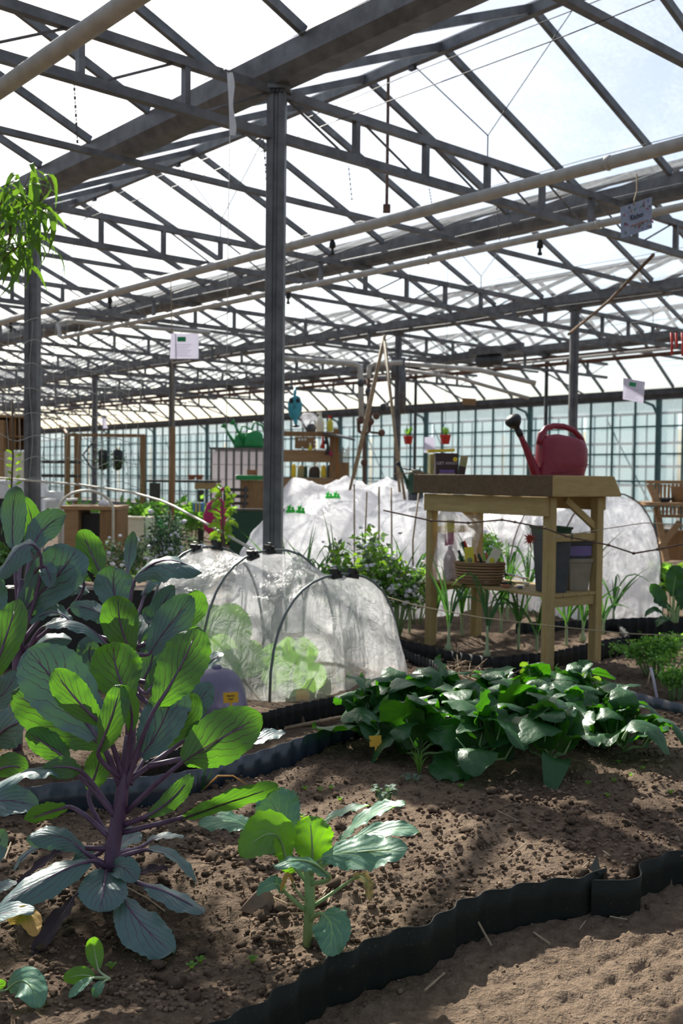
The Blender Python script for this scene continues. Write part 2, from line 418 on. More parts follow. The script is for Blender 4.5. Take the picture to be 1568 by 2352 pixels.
tun_front = [G(x, y, .09) for x, y in [(300, 1760), (450, 1700), (560, 1652), (647, 1624), (750, 1599), (830, 1588), (892, 1577), (960, 1563), (1008, 1553)]]
tun_right = [G(x, y, .12) for x, y in [(1012, 1545), (1000, 1528), (975, 1512), (940, 1498), (915, 1486)]]
on_front = [G(x, y, .11) for x, y in [(900, 1465), (984, 1482), (1050, 1495), (1132, 1508), (1190, 1504), (1244, 1497), (1340, 1478), (1436, 1458)]]
on_right = [G(x, y, .11) for x, y in [(1436, 1458), (1420, 1440), (1400, 1422)]]
r5_back = [G(x, y, .06) for x, y in [(1272, 1546), (1340, 1532), (1440, 1517), (1568, 1500), (1800, 1470)]]
fl_front = [G(x, y, .14) for x, y in [(1180, 1432), (1300, 1424), (1440, 1420), (1568, 1414), (1800, 1405)]]
def xy(l): return np.array([(p.x, p.y) for p in l])
bed1 = np.vstack([xy(near_edge), xy(near_edge2)[1:], xy(right_edge)[::-1], xy(back_edge)[::-1]])
bed2 = np.vstack([xy(tun_front), xy(tun_right), np.array([(-.9, 6.6), (-3.0, 5.2), (-1.9, 3.0)])])
bed3 = np.vstack([xy(on_front), xy(on_right), np.array([(1.6, 7.0), (.2, 8.2), (-.6, 7.5)])])
bed5 = np.vstack([xy(right_edge), xy(r5_back)[::-1]])
def inside(px, py, poly):
    res = np.zeros(px.shape, bool); n = len(poly); j = n - 1
    for i in range(n):
        xi, yi = poly[i]; xj, yj = poly[j]
        c = ((yi > py) != (yj > py)) & (px < (xj - xi) * (py - yi) / (yj - yi + 1e-12) + xi)
        res ^= c; j = i
    return res
_T = {}
def vnoise(x, y, seed):
    if seed not in _T: _T[seed] = np.random.RandomState(seed).rand(256, 256)
    T = _T[seed]
    xi = np.floor(x).astype(int); yi = np.floor(y).astype(int); fx = x - xi; fy = y - yi
    fx = fx * fx * (3 - 2 * fx); fy = fy * fy * (3 - 2 * fy)
    a = T[xi & 255, yi & 255]; b = T[(xi + 1) & 255, yi & 255]; c = T[xi & 255, (yi + 1) & 255]; d = T[(xi + 1) & 255, (yi + 1) & 255]
    return (a * (1 - fx) + b * fx) * (1 - fy) + (c * (1 - fx) + d * fx) * fy
def hfield(X, Y, bed):
    lo = vnoise(X * 3, Y * 3, 1) - .5; n1 = vnoise(X * 18, Y * 18, 2); n2 = vnoise(X * 45, Y * 45, 3); n3 = vnoise(X * 110, Y * 110, 4)
    rough = vnoise(X * 2.2 + 9, Y * 2.2, 5)
    rd = 1 - np.abs(2 * vnoise(X * 26 + 3, Y * 26, 6) - 1); hb = .066 + lo * .035 + np.clip(rough - .3, 0, 1) * (n1 * .024 + n2 * .022 + rd * .016 * (n1 > .45)) + (n2 - .5) * .007 + (n3 - .5) * .005
    hp = lo * .014 + (n1 - .5) * .006 + (n2 - .5) * .009 + (n3 - .5) * .008
    # tyre ridges on the path, lower right
    u = X * .80 + Y * .6; v = -X * .6 + Y * .8
    tread = np.clip(np.sin(v * 105 + np.sin(u * 9) * .8) * 1.3 - .2, 0, 1) * (np.sin(u * 55 + v * 20) > -.3) * np.exp(-((X - .66) / .26) ** 2 - ((Y - 2.02) / .26) ** 2)
    hp = hp * (1 - .5 * (tread > 0)) - tread * .010 + np.exp(-((v - 1.02) / .03) ** 2) * .012 * (n1)
    return np.where(bed, hb, hp)
ys = [1.25]
while ys[-1] < 9.0: ys.append(ys[-1] * 1.0048)
ys = np.array(ys); rr = np.arange(-.62, .6201, .0032)
Yg, Rg = np.meshgrid(ys, rr, indexing='ij'); Xg = Rg * Yg
inb1 = inside(Xg, Yg, bed1)
inb = inb1 | inside(Xg, Yg, bed2) | inside(Xg, Yg, bed3) | inside(Xg, Yg, bed5)
Zg = hfield(Xg, Yg, inb)
nr, nc = Xg.shape
me = bpy.data.meshes.new('floor')
co_ = np.stack([Xg, Yg, Zg], -1).reshape(-1, 3)
ii = np.arange((nr - 1) * (nc - 1)); r_ = ii // (nc - 1); c_ = ii % (nc - 1); b0 = r_ * nc + c_
fc = np.stack([b0, b0 + 1, b0 + nc + 1, b0 + nc], -1)
me.vertices.add(len(co_)); me.vertices.foreach_set('co', co_.astype(np.float32).ravel())
me.loops.add(fc.size); me.loops.foreach_set('vertex_index', fc.astype(np.int32).ravel())
me.polygons.add(len(fc)); me.polygons.foreach_set('loop_start', np.arange(0, fc.size, 4, dtype=np.int32)); me.polygons.foreach_set('loop_total', np.full(len(fc), 4, dtype=np.int32))
me.update(calc_edges=True)
at = me.attributes.new('bed', 'FLOAT', 'POINT'); at.data.foreach_set('value', inb.astype(np.float32).ravel() * np.clip(vnoise(Xg.ravel() * 2.5, Yg.ravel() * 2.5, 8).reshape(-1) * 1.6 - .1, .25, 1).reshape(-1))
me.polygons.foreach_set('use_smooth', [True] * len(fc)); me.materials.append(M['soil'])
FLOOR = link(bpy.data.objects.new('floor', me)); SK(FLOOR)
_lx = math.log(1.0048)
def gz(x, y):
    a = (math.log(max(y, 1.25) / 1.25)) / _lx; c = (x / y + .62) / .0032
    i = int(min(max(a, 0), nr - 2)); k = int(min(max(c, 0), nc - 2))
    return float(Zg[i:i + 2, k:k + 2].max())
def inbed(x, y):
    a = (math.log(max(y, 1.25) / 1.25)) / _lx; c = (x / y + .62) / .0032
    i = int(min(max(a, 0), nr - 1)); k = int(min(max(c, 0), nc - 1))
    return bool(inb1[i, k])
# far ground around the finely modelled patch
mb = MB(); S_ = 90
c = [V((-.615 * 1.25, 1.25, 0)), V((.615 * 1.25, 1.25, 0)), V((.615 * 9, 9, 0)), V((-.615 * 9, 9, 0))]
o_ = [V((-S_, -20, 0)), V((S_, -20, 0)), V((S_, 110, 0)), V((-S_, 110, 0))]
mb.add([v + V((0, 0, -.012)) for v in c + o_], [(4, 5, 1, 0), (5, 6, 2, 1), (6, 7, 3, 2), (7, 4, 0, 3)])
fo = mb.build('outer_ground', M['soil'], FLOOR); fo['label'] = 'flat bare ground further back'
# clods
clod_me = []
for k in range(6):
    b = MB(); b.ball((0, 0, 0), 1, 12, .7, .05)
    b.v = [tuple(V(v) * (1 + .6 * noise.noise(V(v) * 1.3 + V((k * 7, 0, 0))) + .35 * noise.noise(V(v) * 3 + V((k * 5, 3, 0))))) for v in b.v]
    clod_me.append(b.mesh('clod', M['clod'], smooth=True))
def bedpt(y0=1.7, y1=4.2):
    while True:
        y = y0 * (y1 / y0) ** random.random(); x = y * random.uniform(-.36, .36)
        if inbed(x, y): return x, y
for k in range(290):
    x, y = bedpt(1.75, 3.1)
    s = random.uniform(.006, .011) if k > 70 else random.uniform(.010, .019)
    mt = Matrix.Translation((x, y, gz(x, y) + s * .3)) @ Matrix.Rotation(random.uniform(0, 6.3), 4, 'Z') @ Matrix.Rotation(random.uniform(-.6, .6), 4, 'X') @ Matrix.Diagonal((s, s * random.uniform(.7, 1.2), s * random.uniform(.7, 1), 1))
    inst('clod', clod_me[k % 6], FLOOR, mt)
mb = MB()
for k in range(6500):
    if k < 5300: x, y = bedpt(1.7, 4.4)
    else:
        y = random.uniform(1.6, 5.5); x = y * random.uniform(-.36, .36)
    s = random.choice((.0016, .0022, .003, .003, .0045)) * (1 + .25 * y)
    if vnoise(np.array([x * 3.]), np.array([y * 3.]), 5)[0] < .42 and s > .004: s *= .5
    mb.ball((x, y, gz(x, y) + s * .15), s, 6, .75, .42)
o = mb.build('soil_crumbs', M['clod'], FLOOR, smooth=True); o['kind'] = 'stuff'
# ---- edging strips
def edging_strip(name, label, pts, topdz, bottom, mat, amp, wl, kind_cat='garden edging', step=.008, out_=1):
    L = [0]
    for a, b in zip(pts, pts[1:]): L.append(L[-1] + (b - a).length)
    n = int(L[-1] / step); rows_t = []; rows_b = []
    cs = []
    for k in range(n + 1):
        d = L[-1] * k / n; i = max(0, min(len(pts) - 2, int(np.searchsorted(L, d) - 1)))
        t = (d - L[i]) / (L[i + 1] - L[i]); p0 = pts[max(i - 1, 0)]; p1 = pts[i]; p2 = pts[i + 1]; p3 = pts[min(i + 2, len(pts) - 1)]
        p = .5 * ((2 * p1) + (p2 - p0) * t + (2 * p0 - 5 * p1 + 4 * p2 - p3) * t * t + (3 * p1 - p0 - 3 * p2 + p3) * t ** 3)
        cs.append((p, d))
    out = []
    for k, (p, d) in enumerate(cs):
        a = cs[max(0, k - 2)][0]; b = cs[min(n, k + 2)][0]; t = (b - a); t.z = 0; t.normalize(); nn = V((-t.y, t.x, 0))
        w_ = math.sin(2 * PI * d / wl + 1.5 * math.sin(d * 3)) * amp
        p = p + nn * (out_ * (amp + .008)); out.append((p + nn * w_ + V((0, 0, topdz + .004 * math.sin(d * 9))), nn, w_))
    th = .0022
    mb = MB(); rows = []
    for p, nn, w_ in out:
        q = V((p.x, p.y, bottom))
        mid1 = lerp(p, q, .35); mid2 = lerp(p, q, .7)
        rows.append([p, mid1 - nn * w_ * .1, mid2 - nn * w_ * .2, q - nn * w_ * .3, q + nn * th - nn * w_ * .3, mid2 + nn * th - nn * w_ * .2, mid1 + nn * th - nn * w_ * .1, p + nn * th])
    mb.grid(rows, closed=True)
    o = mb.build(name, mat, None, smooth=True, loc=V((pts[0].x, pts[0].y, 0)))
    return tag(o, label, kind_cat)
edging_strip('bed_edging', 'dark green wavy plastic edging strip along the front of the nearest bed', near_edge, 0, -.03, M['edging_green'], .0075, .088, out_=-1)
edging_strip('bed_edging', 'lower right-hand length of dark green edging, starting at the torn corner', near_edge2, 0, -.03, M['edging_green'], .009, .16, out_=-1)
mb = MB(); a = G(1353, 1998, .10); b = G(1380, 2008, .09); cc = G(1371, 1962, .115)
mb.prism([a, b, cc], V((.001, .003, 0))); o = mb.build('torn_flap', M['edging_green'], bpy.data.objects['bed_edging'])
edging_strip('bed_edging', 'blue-grey corrugated edging with silver glints at the back of the nearest bed', back_edge, 0, -.01, M['edging_blue'], .0045, .075)
edging_strip('bed_edging', 'dark blue edging to the right of the spinach clump', right_edge, 0, -.01, M['edging_blue'], .004, .09)
edging_strip('bed_edging', 'black crinkled edging in front of the netted tunnel', tun_front, 0, -.01, M['edging_black'], .006, .05, out_=-1)
edging_strip('bed_edging', 'black edging corner beside the right end of the netted tunnel', tun_right, 0, -.01, M['edging_black'], .007, .045, out_=-1)
edging_strip('bed_edging', 'black corrugated edging of the onion bed behind the potting table', on_front, 0, -.01, M['edging_black'], .01, .06, out_=-1)
edging_strip('bed_edging', 'short grey edging end piece at the right end of the onion bed', on_right, 0, -.01, M['edging_black'], .01, .06, out_=-1)
edging_strip('bed_edging', 'low black edging behind the carrot plants on the right', r5_back, 0, -.01, M['edging_black'], .005, .06)
edging_strip('bed_edging', 'black edging below the large white fleece tunnel on the right', fl_front, 0, -.01, M['edging_black'], .01, .07, out_=-1)
# ---- roof
CEIL = thing('ceiling', None, None, R(0, 0, H)); SK(CEIL)
st = M['steel']
def gut_prof(i, j, h):
    c = R(i, j, h); return [c + td * a + V((0, 0, b)) for a, b in ((-.055, 0), (.055, 0), (.095, .05), (.10, .15), (.085, .15), (.07, .07), (-.07, .07), (-.085, .15), (-.10, .15), (-.095, .05))]
for i in range(I0, I1 + 1):
    mb = MB(); mb.prism(gut_prof(i, J0, H if i < I1 else EH - .03), gd * (SP * (J1 - J0)))
    if i < I1: mb.build('gutter', st, CEIL)
    else: mb.build('gutter', M['steel_dark'], CEIL)
RZ = 3.80
ridge_off = .137
for i in range(I0, I1):
    mb = MB(); mb.beam(R(i + .5, J0, RZ), R(i + .5, J1, RZ), .05, .075); mb.build('ridge', st, CEIL)
def bar(mb, i, j, side, wd=.03, ht=.05):
    a = R(i + (.0 if side else 1.), j, 0) + td * (.09 if side else -.09) + V((0, 0, (EH + .13) if (i == I1 - 1 and not side) else H + .16)); b = R(i + .5, j, RZ + .01)
    mb.beam(a, b, wd, ht)
def pane(mb, i, j, side):
    a0 = R(i + (.0 if side else 1.), j, 0) + td * (.10 if side else -.10) + V((0, 0, (EH + .155) if (i == I1 - 1 and not side) else H + .185)); b0 = R(i + .5, j, RZ + .035)
    d = gd * (SP * .25); n_ = V((0, 0, .005))
    mb.hexa([a0, a0 + d, b0 + d, b0, a0 + n_, a0 + d + n_, b0 + d + n_, b0 + n_])
farb = MB(); farp = MB()
nj = int((J1 - J0) * 4)
for i in range(I0, I1):
    for k in range(nj):
        j = J0 + ridge_off - .0 + k * .25
        if j > J1: continue
        for side in (0, 1):
            near = (-1 <= i <= 1 and -1.9 <= j <= 3.9)
            if near:
                mb = MB(); bar(mb, i, j, side); mb.build('rafter', st, CEIL)
                mb = MB(); pane(mb, i, j, side); mb.build('pane', M['pane_glass'], CEIL)
            else:
                bar(farb, i, j, side); pane(farp, i, j, side)
farb.build('rafters', st, CEIL)['kind'] = 'stuff'
farp.build('panes', M['pane_glass'], CEIL)['kind'] = 'stuff'
HB = .245
def truss(j, near):
    if near:
        T = thing('truss', None, None, R(0, j, H) - wloc(CEIL)); T.parent = CEIL
    allm = MB()
    for (ia, ib) in [(q, min(q + 2, 3.5)) for q in range(I0 + 1 if I0 % 2 else I0, I1, 2)] + ([(I0, I0 + 1)] if I0 % 2 else []):
        if near:
            mb = MB(); mb.beam(R(ia, j, H - .02), R(ib, j, H - .02), .045, .045); mb.build('chord', st, T)
            mb = MB(); mb.beam(R(ia, j, H - HB), R(ib, j, H - HB), .045, .045); mb.build('chord', st, T)
        else:
            allm.beam(R(ia, j, H - .02), R(ib, j, H - .02), .045, .045); allm.beam(R(ia, j, H - HB), R(ib, j, H - HB), .045, .045)
        nn = int(round((ib - ia) * 6))
        for q in range(nn + 1):
            i = ia + q / 6
            if 0 < q < nn:
                mb = MB() if near else allm
                mb.beam(R(i, j, H - HB), R(i, j, H), .038, .03, up=td)
                if near: mb.build('strut', st, T)
            if q < nn:
                mb = MB() if near else allm
                a = R(i + .02, j, 0); b = R(i + 1 / 6 - .02, j, 0)
                up_first = (q < nn / 2)
                ha, hb_ = (H - .04, H - HB) if up_first else (H - HB, H - .04)
                mb.tube([a + V((0, 0, ha)), b + V((0, 0, hb_))], .007, 5)
                if near: mb.build('brace_rod', st, T)
    if not near: return allm
    return None
farT = MB()
for j in range(J0, J1 + 1):
    r = truss(j, -1 <= j <= 2)
    if r: farT.add(r.v, r.f)
farT.build('trusses', st, CEIL)['kind'] = 'stuff'
for j in range(J0, J1):
    mb = MB(); mb.tube([R(3.52, j + .5, 3.0), R(4, j + .5, EH + .02)], .018, 5); mb.build('tie_bar', st, CEIL)
    mb = MB(); jj = j + .5 if j != -1 else -.57
    mb.beam(R(I0, jj, 2.95), R(I1 - .5, jj, 2.95), .04, .035); mb.build('tie_bar', st, CEIL)
# hangers from ridge to truss
for i in range(-1, 3):
    for j in range(-1, 7):
        mb = MB(); hub = R(i + .5, j, 3.14)
        mb.tube([R(i + .5, j - .235, RZ - .04), hub], .004, 4); mb.tube([R(i + .5, j + .225, RZ - .04), hub], .004, 4); mb.tube([hub, R(i + .5, j, H)], .004, 4)
        mb.box(R(i + .5, j - .24, RZ - .045), .03, .05, .04, td, gd); mb.box(R(i + .5, j + .23, RZ - .045), .03, .05, .04, td, gd)
        mb.build('hanger_wire', M['steel_dark'], CEIL)
mb = MB()
for i, h in ((.12, 2.93), (.3, 3.35), (.62, 2.93), (.8, 3.2), (.9, 3.0), (1.2, 3.2), (1.4, 2.93), (1.65, 3.2), (1.85, 2.95), (2.3, 2.93), (2.6, 3.2), (3.4, 2.93), (3.62, 3.4), (3.8, 3.0)):
    pts = [R(i, J0 + k * .5, h - .02 * (k % 2)) for k in range((J1 - J0) * 2 + 1)]
    mb.tube(pts, .0028, 4)
mb.build('support_wires', M['steel_dark'], CEIL)['kind'] = 'stuff'
mb = MB(); mb.tube([R(.5, .31, RZ - .05), R(.5, .31, 2.86)], .011, 8); mb.box(R(.5, .31, 2.86), .05, .05, .05); mb.build('vent_rod', M['rust'], CEIL)
# dangling chains
for (x, y0, y1, z) in ((170, 190, 330, 5.0), (605, 320, 430, 6.2), (800, 380, 460, 7), (985, 430, 480, 8), (1140, 470, 560, 7.5)):
    mb = MB(); a = P(x, y0, z); b = P(x + 8, y1, z); n_ = 14
    for k in range(n_):
        p = lerp(a, b, (k + .5) / n_); mb.box(p, .010 if k % 2 else .004, .006, (a - b).length / n_ * .75)
    mb.build('chain', M['steel_dark'], CEIL)
# ---- columns
def column(i, j, label, wd=.095, mat=None, htop=H):
    mat = mat or st; b = R(i, j, 0)
    T = thing('steel_column', label, 'column', b)
    mb = MB(); h = wd / 2; t = .012
    prof = [(-h, -h), (h, -h), (h, h), (h - t, h), (h - t, -h + t), (.012, -h + t), (.012, -h + .022), (-.012, -h + .022), (-.012, -h + t), (-h + t, -h + t), (-h + t, h), (-h, h)]
    # channel section, web turned to the camera side
    prof = [(-h, h), (-h, -h), (-h * .25, -h), (-h * .18, -h + t), (h * .18, -h + t), (h * .25, -h), (h, -h), (h, h)]
    ax = RT.copy(); ax.z = 0; ax.normalize(); ax = (td - gd * 1.0); ax.normalize(); ay = V((-ax.y, ax.x, 0))
    mb.prism([b + ax * a + ay * c for a, c in prof], V((0, 0, htop)))
    mb.build('post', mat, T, bevel=.003)
    mb = MB(); mb.box(b + V((0, 0, htop - .01)), wd * 1.5, wd * 1.5, .02, ax, ay); mb.build('cap_plate', mat, T)
    if i == 0 and j == 0:
        mb = MB()
        for q in range(4): mb.lathe([(.008, 0), (.008, .012)], b + V((0, 0, htop - .03)) + ax * (-.03 + .02 * q) - ay * (h + .002), 6, Z=-ay)
        mb.build('bolts', M['steel_dark'], T)['kind'] = 'stuff'
column(0, 0, 'large galvanised steel column in the middle foreground behind the netted tunnel')
column(0, 1, 'steel column at the left edge behind the peach branches')
column(2, 1, 'slim grey steel column seen behind the red watering can')
column(2, 2, 'slim grey steel column beside the bamboo teepee')
column(2, 4, 'distant steel column beside the hanging white paper sheet')
column(2, 5, 'distant steel column inside the wooden pergola frame on the left')
mb = MB()
for i, j in [(0, -1), (0, 2), (0, 3), (2, 0), (2, 3), (-2, 0), (-2, 1)] + [(2, k) for k in range(6, 14)]  + [(0, k) for k in range(4, 12)]:
    mb.box(R(i, j, H / 2), .09, .09, H, td, gd)
o = mb.build('background_columns', st); SK(o); o.name = 'trim_1'
for j in (2, 3): column(3, j, ('thin dark green post right of the seed boxes, behind the table', 'thin dark green post between the two red hanging pots')[j - 2], .055, M['steel_dark'])
# ---- walls
def glass_wall(name, a, b, nseg, individual, mat_bar, base=.15, hw=3.1, rails=(.9, 1.5, 2.1, 2.6)):
    W = thing(name, None, None, a); SK(W)
    d = (b - a); L = d.length; d.normalize(); nn = V((-d.y, d.x, 0))
    far = MB(); fp = MB()
    for k in range(nseg + 1):
        p = a + d * (L * k / nseg)
        big = k % 6 == 0
        mb = MB() if individual else far
        mb.box(p + V((0, 0, hw / 2)), .08 if big else .028, .08 if big else .04, hw, d, nn)
        if big and individual:
            mb.tube([p + V((0, 0, hw - .35)), p + d * .12 + V((0, 0, hw - .12)), p + d * .35 + V((0, 0, hw - .03))], .025, 6)
        if individual: mb.build('mullion', mat_bar, W)
        if k < nseg:
            q = a + d * (L * (k + .5) / nseg)
            mp = MB() if individual else fp
            mp.box(q + V((0, 0, (base + hw) / 2)), L / nseg - .03, .006, hw - base, d, nn)
            if individual: mp.build('pane', M['wall_glass'], W)
    if not individual:
        far.build('mullions', mat_bar, W)['kind'] = 'stuff'; fp.build('panes', M['wall_glass'], W)['kind'] = 'stuff'
    for h in rails:
        mb = MB(); mb.box((a + b) / 2 + V((0, 0, h)), L, .03, .03, d, nn); mb.build('rail', mat_bar, W)
    mb = MB(); mb.box((a + b) / 2 + V((0, 0, hw + .05)), L, .1, .14, d, nn); mb.build('eave_beam', M['steel_dark'], W)
    mb = MB(); mb.box((a + b) / 2 + V((0, 0, base / 2)), L, .12, base, d, nn); mb.build('base_kerb', M['steel'], W)
    return W
simple('mullion_green', (.03, .09, .09), (.06, .14, .14), .5, 0)
glass_wall('wall_back', R(4, J0, 0), R(4, J1, 0), (J1 - J0) * 6, True, M['mullion_green'], hw=2.5, rails=(.55, 1.0, 1.5, 2.0))
glass_wall('wall_left', R(I0, J1, 0), R(4, J1, 0), 44, False, M['mullion_green'], hw=3.0)
glass_wall('wall_right', R(I0, J0, 0), R(4, J0, 0), 44, False, M['mullion_green'], hw=3.0)
glass_wall('wall_front', R(I0, J0, 0), R(I0, J1, 0), 88, False, M['mullion_green'], hw=3.0)
# neighbouring glasshouse outside
NB = thing('neighbouring_glasshouse', 'pale neighbouring glasshouse outside beyond the back glass wall', 'building', R(5.5, 7, 0))
n = N('pale_glass'); M['pale_glass'] = n.done(n.n('MixShader', {0: .85, 1: n.bsdf((.80, .88, .9), .3), 2: n.n('BsdfTranslucent', {'Color': c4((.92, .99, 1))}).outputs[0]}).outputs[0])
simple('mullion_pale', (.25, .38, .38), None, .5); simple('pale_frame', (.5, .52, .48), None, .5)
n_ = 28
for k in range(n_):
    a = R(5.5, -3 + k * .9, 0); mb = MB(); mb.box(a + V((0, 0, 1.3)), .02, SP * .9 - .1, 2.6, td, gd); mb.build('wall_panel', M['pale_glass'], NB)
mb = MB()
for h in (.3, .9, 1.35, 1.9, 2.6): mb.beam(R(5.48, -4, h), R(5.48, 23, h), .06, .06)
mb.build('rails', M['pale_frame'], NB)['kind'] = 'stuff'
mb = MB()
for k in range(27 * 8):
    j_ = -4 + k / 8; mb.box(R(5.47, j_, 1.3), .03, .03, 2.6, td, gd)
for k in range(27): mb.beam(R(5.46, -4 + k, .1), R(5.46, -3.5 + k, 2.5), .03, .03)
mb.build('mullions', M['mullion_pale'], NB)['kind'] = 'stuff'
mb = MB(); mb.prism([R(5.5, -4, 2.6), R(6.5, -4, 3.5), R(7.5, -4, 2.6)], gd * SP * 27); mb.build('roof', M['pale_glass'], NB)
# ---- heating pipes
def pipe(name, label, pts, r, mat, spr=(), cat='pipe'):
    T = thing(name, label, cat, pts[0])
    mb = MB(); mb.tube(pts, r, 14); mb.build('tube', mat, T, smooth=True)
    for s in spr:
        mb = MB(); mb.lathe([(.012, 0), (.022, -.02), (.022, -.05), (.010, -.055), (.010, -.08), (.016, -.085), (.016, -.1)], s - V((0, 0, r)), 10, cap=True)
        mb.build('sprinkler', M['black_plastic'], T, smooth=True)
    for k in range(0, 9):
        p = pts[0] + (pts[1] - pts[0]) * (k / 9.0)
        mb = MB(); dd = (pts[1] - pts[0]).normalized()
        mb.lathe([(r + .004, -.012), (r + .006, 0), (r + .004, .012)], p, 14, Z=dd, cap=False); mb.build('joint_ring', mat, T, smooth=True)
    return T
pz = 2.66
pipe('heating_pipe', 'grey heating pipe crossing in front of the large middle column', [R(.405, -2.2, pz), R(.405, 6, pz)], .034, M['pipe_paint'], [R(.405, .38, pz), R(.405, 1.45, pz), R(.405, -.57, pz), R(.405, 2.2, pz)])
pipe('heating_pipe', 'thick grey pipe crossing the top left corner', [R(-.43, -3, pz), R(-.43, 7, pz)], .036, M['pipe_paint'])
pipe('heating_pipe', 'thinner grey heating pipe passing behind the floral sign', [R(.72, -2.2, pz), R(.72, 2.5, pz), R(.72, 2.54, pz + .03), R(.72, 2.55, pz + .18), R(.75, 2.55, pz + .22), R(1.3, 2.4, pz + .22)], .025, M['pipe_paint'], [R(.72, 0.05, pz), R(.72, 1.0, pz)])
T = thing('rail_track', 'rust streaked overhead rail below the far gutter', 'rail', R(3, 0, 2.9))
mb = MB(); mb.beam(R(3, -1, 2.93), R(3, 8, 2.93), .05, .06); mb.build('rail', M['rust'], T)
mb = MB(); mb.tube([R(2.97, -1, 2.82), R(2.97, 8, 2.82)], .03, 8); mb.build('tube', M['rust'], T)
mb = MB(); mb.tube([R(2.93, -1, 2.87), R(2.93, 3.4, 2.87)], .022, 8); mb.build('tube', M['pipe_paint'], T)
T = thing('gear_motor', 'dark grey gear motor hung under the overhead rail', 'motor', P(1130, 828, 13.6))
mb = MB(); c0 = P(1120, 828, 13.6); mb.lathe([(.05, -.16), (.09, -.14), (.09, .06), (.07, .08), (.07, .2), (.03, .22)], c0, 14, Z=-gd + td * .1); mb.build('motor', M['steel_dark'], T, smooth=True)
mb = MB(); mb.box(c0 + V((0, 0, .12)), .22, .5, .1, td, gd); mb.build('bracket', M['steel'], T)
mb = MB(); mb.beam(P(1200, 795, 13.4), P(985, 832, 14.6), .08, .1); mb.build('beam', M['steel'], T)
# ================================================================ LEAVES
def prof_f(kind, t):
    if kind == 'ob':   # obovate, broad towards the tip
        return max(0.0, math.sin(PI * min(1, t ** 1.25 * .97 + .03))) ** .5 if t < 1 else 0
    if kind == 'ov':   # ovate, broad near the base
        return max(0.0, math.sin(PI * (t ** .8 * .97 + .03))) ** .45 if t < 1 else 0
    if kind == 'lan':
        return max(0.0, math.sin(PI * (t ** .75))) ** 1.0 if t < 1 else 0
    return max(0.0, math.sin(PI * t)) ** .5
def blade(mb, B, C, T, wd, nrm, fold=.12, wave=.05, seed=0, prof='ob', ny=15, nx=9, teeth=.04, curl=0, pk=.16):
    """leaf blade: midrib runs B -> C -> T; nrm(p, tangent) gives the facing of its upper side"""
    if teeth > .02 and ny > 10: ny = int(ny * 1.8)
    rnd = random.Random(seed); ph = rnd.uniform(0, 6); ph2 = rnd.uniform(0, 6); fr = rnd.uniform(2.2, 3.4)
    rows = []; spine = []
    for a in range(ny):
        t = a / (ny - 1); t = .45 * t + .55 * (1 - math.cos(PI * t)) / 2; p = bez(B, C, T, t); tn = (bez(B, C, T, min(1, t + .03)) - bez(B, C, T, max(0, t - .03))).normalized()
        n0 = nrm(p, tn); side = tn.cross(n0).normalized(); n0 = side.cross(tn).normalized()
        wv = wd * prof_f(prof, t) * (1 + (rnd.uniform(-teeth, teeth) * .6 + (teeth * .5 if a % 2 else -teeth * .5) if 0 < a < ny - 1 else 0)); row = []
        for b in range(nx):
            u = b / (nx - 1) * 2 - 1
            e = abs(u) ** 2
            rip = wave * wd * e * (math.sin(t * fr * 6.28 + ph + (1.7 if u > 0 else 0)) + .5 * math.sin(t * fr * 14 + ph2 + u * 2))
            q_ = (p + side * (u * wd)) * 9; rip += pk * wd * noise.noise(q_ + V((seed, 0, 0)))
            row.append(p + side * (u * wv * (1 - .12 * abs(u) * abs(fold) * 4)) + n0 * (fold * abs(u) * wv + rip + curl * e * wv))
        rows.append(row); spine.append((p, n0))
    n_ = len(mb.v); mb.grid(rows)
    for i in range(n_, len(mb.v)):   # grid uv: u across, v along -> already so
        pass
    return spine
def face_cam(roll):
    r = math.radians(roll)
    def f(p, tn):
        v = (CAM - p); v = v - tn * v.dot(tn); v.normalize(); s = tn.cross(v)
        if s.z < -.25: s = -s
        return v * math.cos(r) + s * math.sin(r)
    return f
def face_up(roll=0, out=None):
    r = math.radians(roll)
    def f(p, tn):
        v = V((0, 0, 1)); v = v - tn * v.dot(tn)
        if v.length < .15: v = (out if out else V((0, -1, 0))); v = v - tn * v.dot(tn)
        v.normalize(); s = tn.cross(v); return v * math.cos(r) + s * math.sin(r)
    return f
def add_leaf(plant, B, C, T, wd, nrm, mat, pmat=None, stem=None, pr=.005, seed=0, prof='ob', name='leaf', label=None, rib=True, pname='petiole', **kw):
    mb = MB(); sp = blade(mb, B, C, T, wd, nrm, seed=seed, prof=prof, **kw)
    o = mb.build(name, mat, plant, smooth=True)
    if label: o['label'] = label
    if pmat:
        pts = []; rs = []
        if stem is not None:
            mid = lerp(stem, B, .5) + V((0, 0, -.06 * (B - stem).length)) * 0 + (B - stem).cross(V((0, 1, 0))) * 0
            tn = (bez(B, C, T, .05) - B).normalized(); L = (B - stem).length
            c2 = B - tn * (L * .22)
            for k in range(7):
                t = k / 6; a = lerp(stem, c2, t); b = lerp(c2, B, t); pts.append(lerp(a, b, t)); rs.append(pr * (1.25 - .45 * t))
        if rib:
            k0 = 1 if pts else 0
            for q in range(k0, 9):
                t = q / 9 * .85; i = t * (len(sp) - 1); i0 = int(i); p = lerp(sp[i0][0], sp[min(i0 + 1, len(sp) - 1)][0], i - i0)
                pts.append(p - sp[i0][1] * pr * .35); rs.append(pr * .8 * (1 - t * .95))
        if len(pts) > 2:
            mp = MB(); mp.tube(pts, rs, 7); mp.build(pname, pmat, o, smooth=True)
    return o
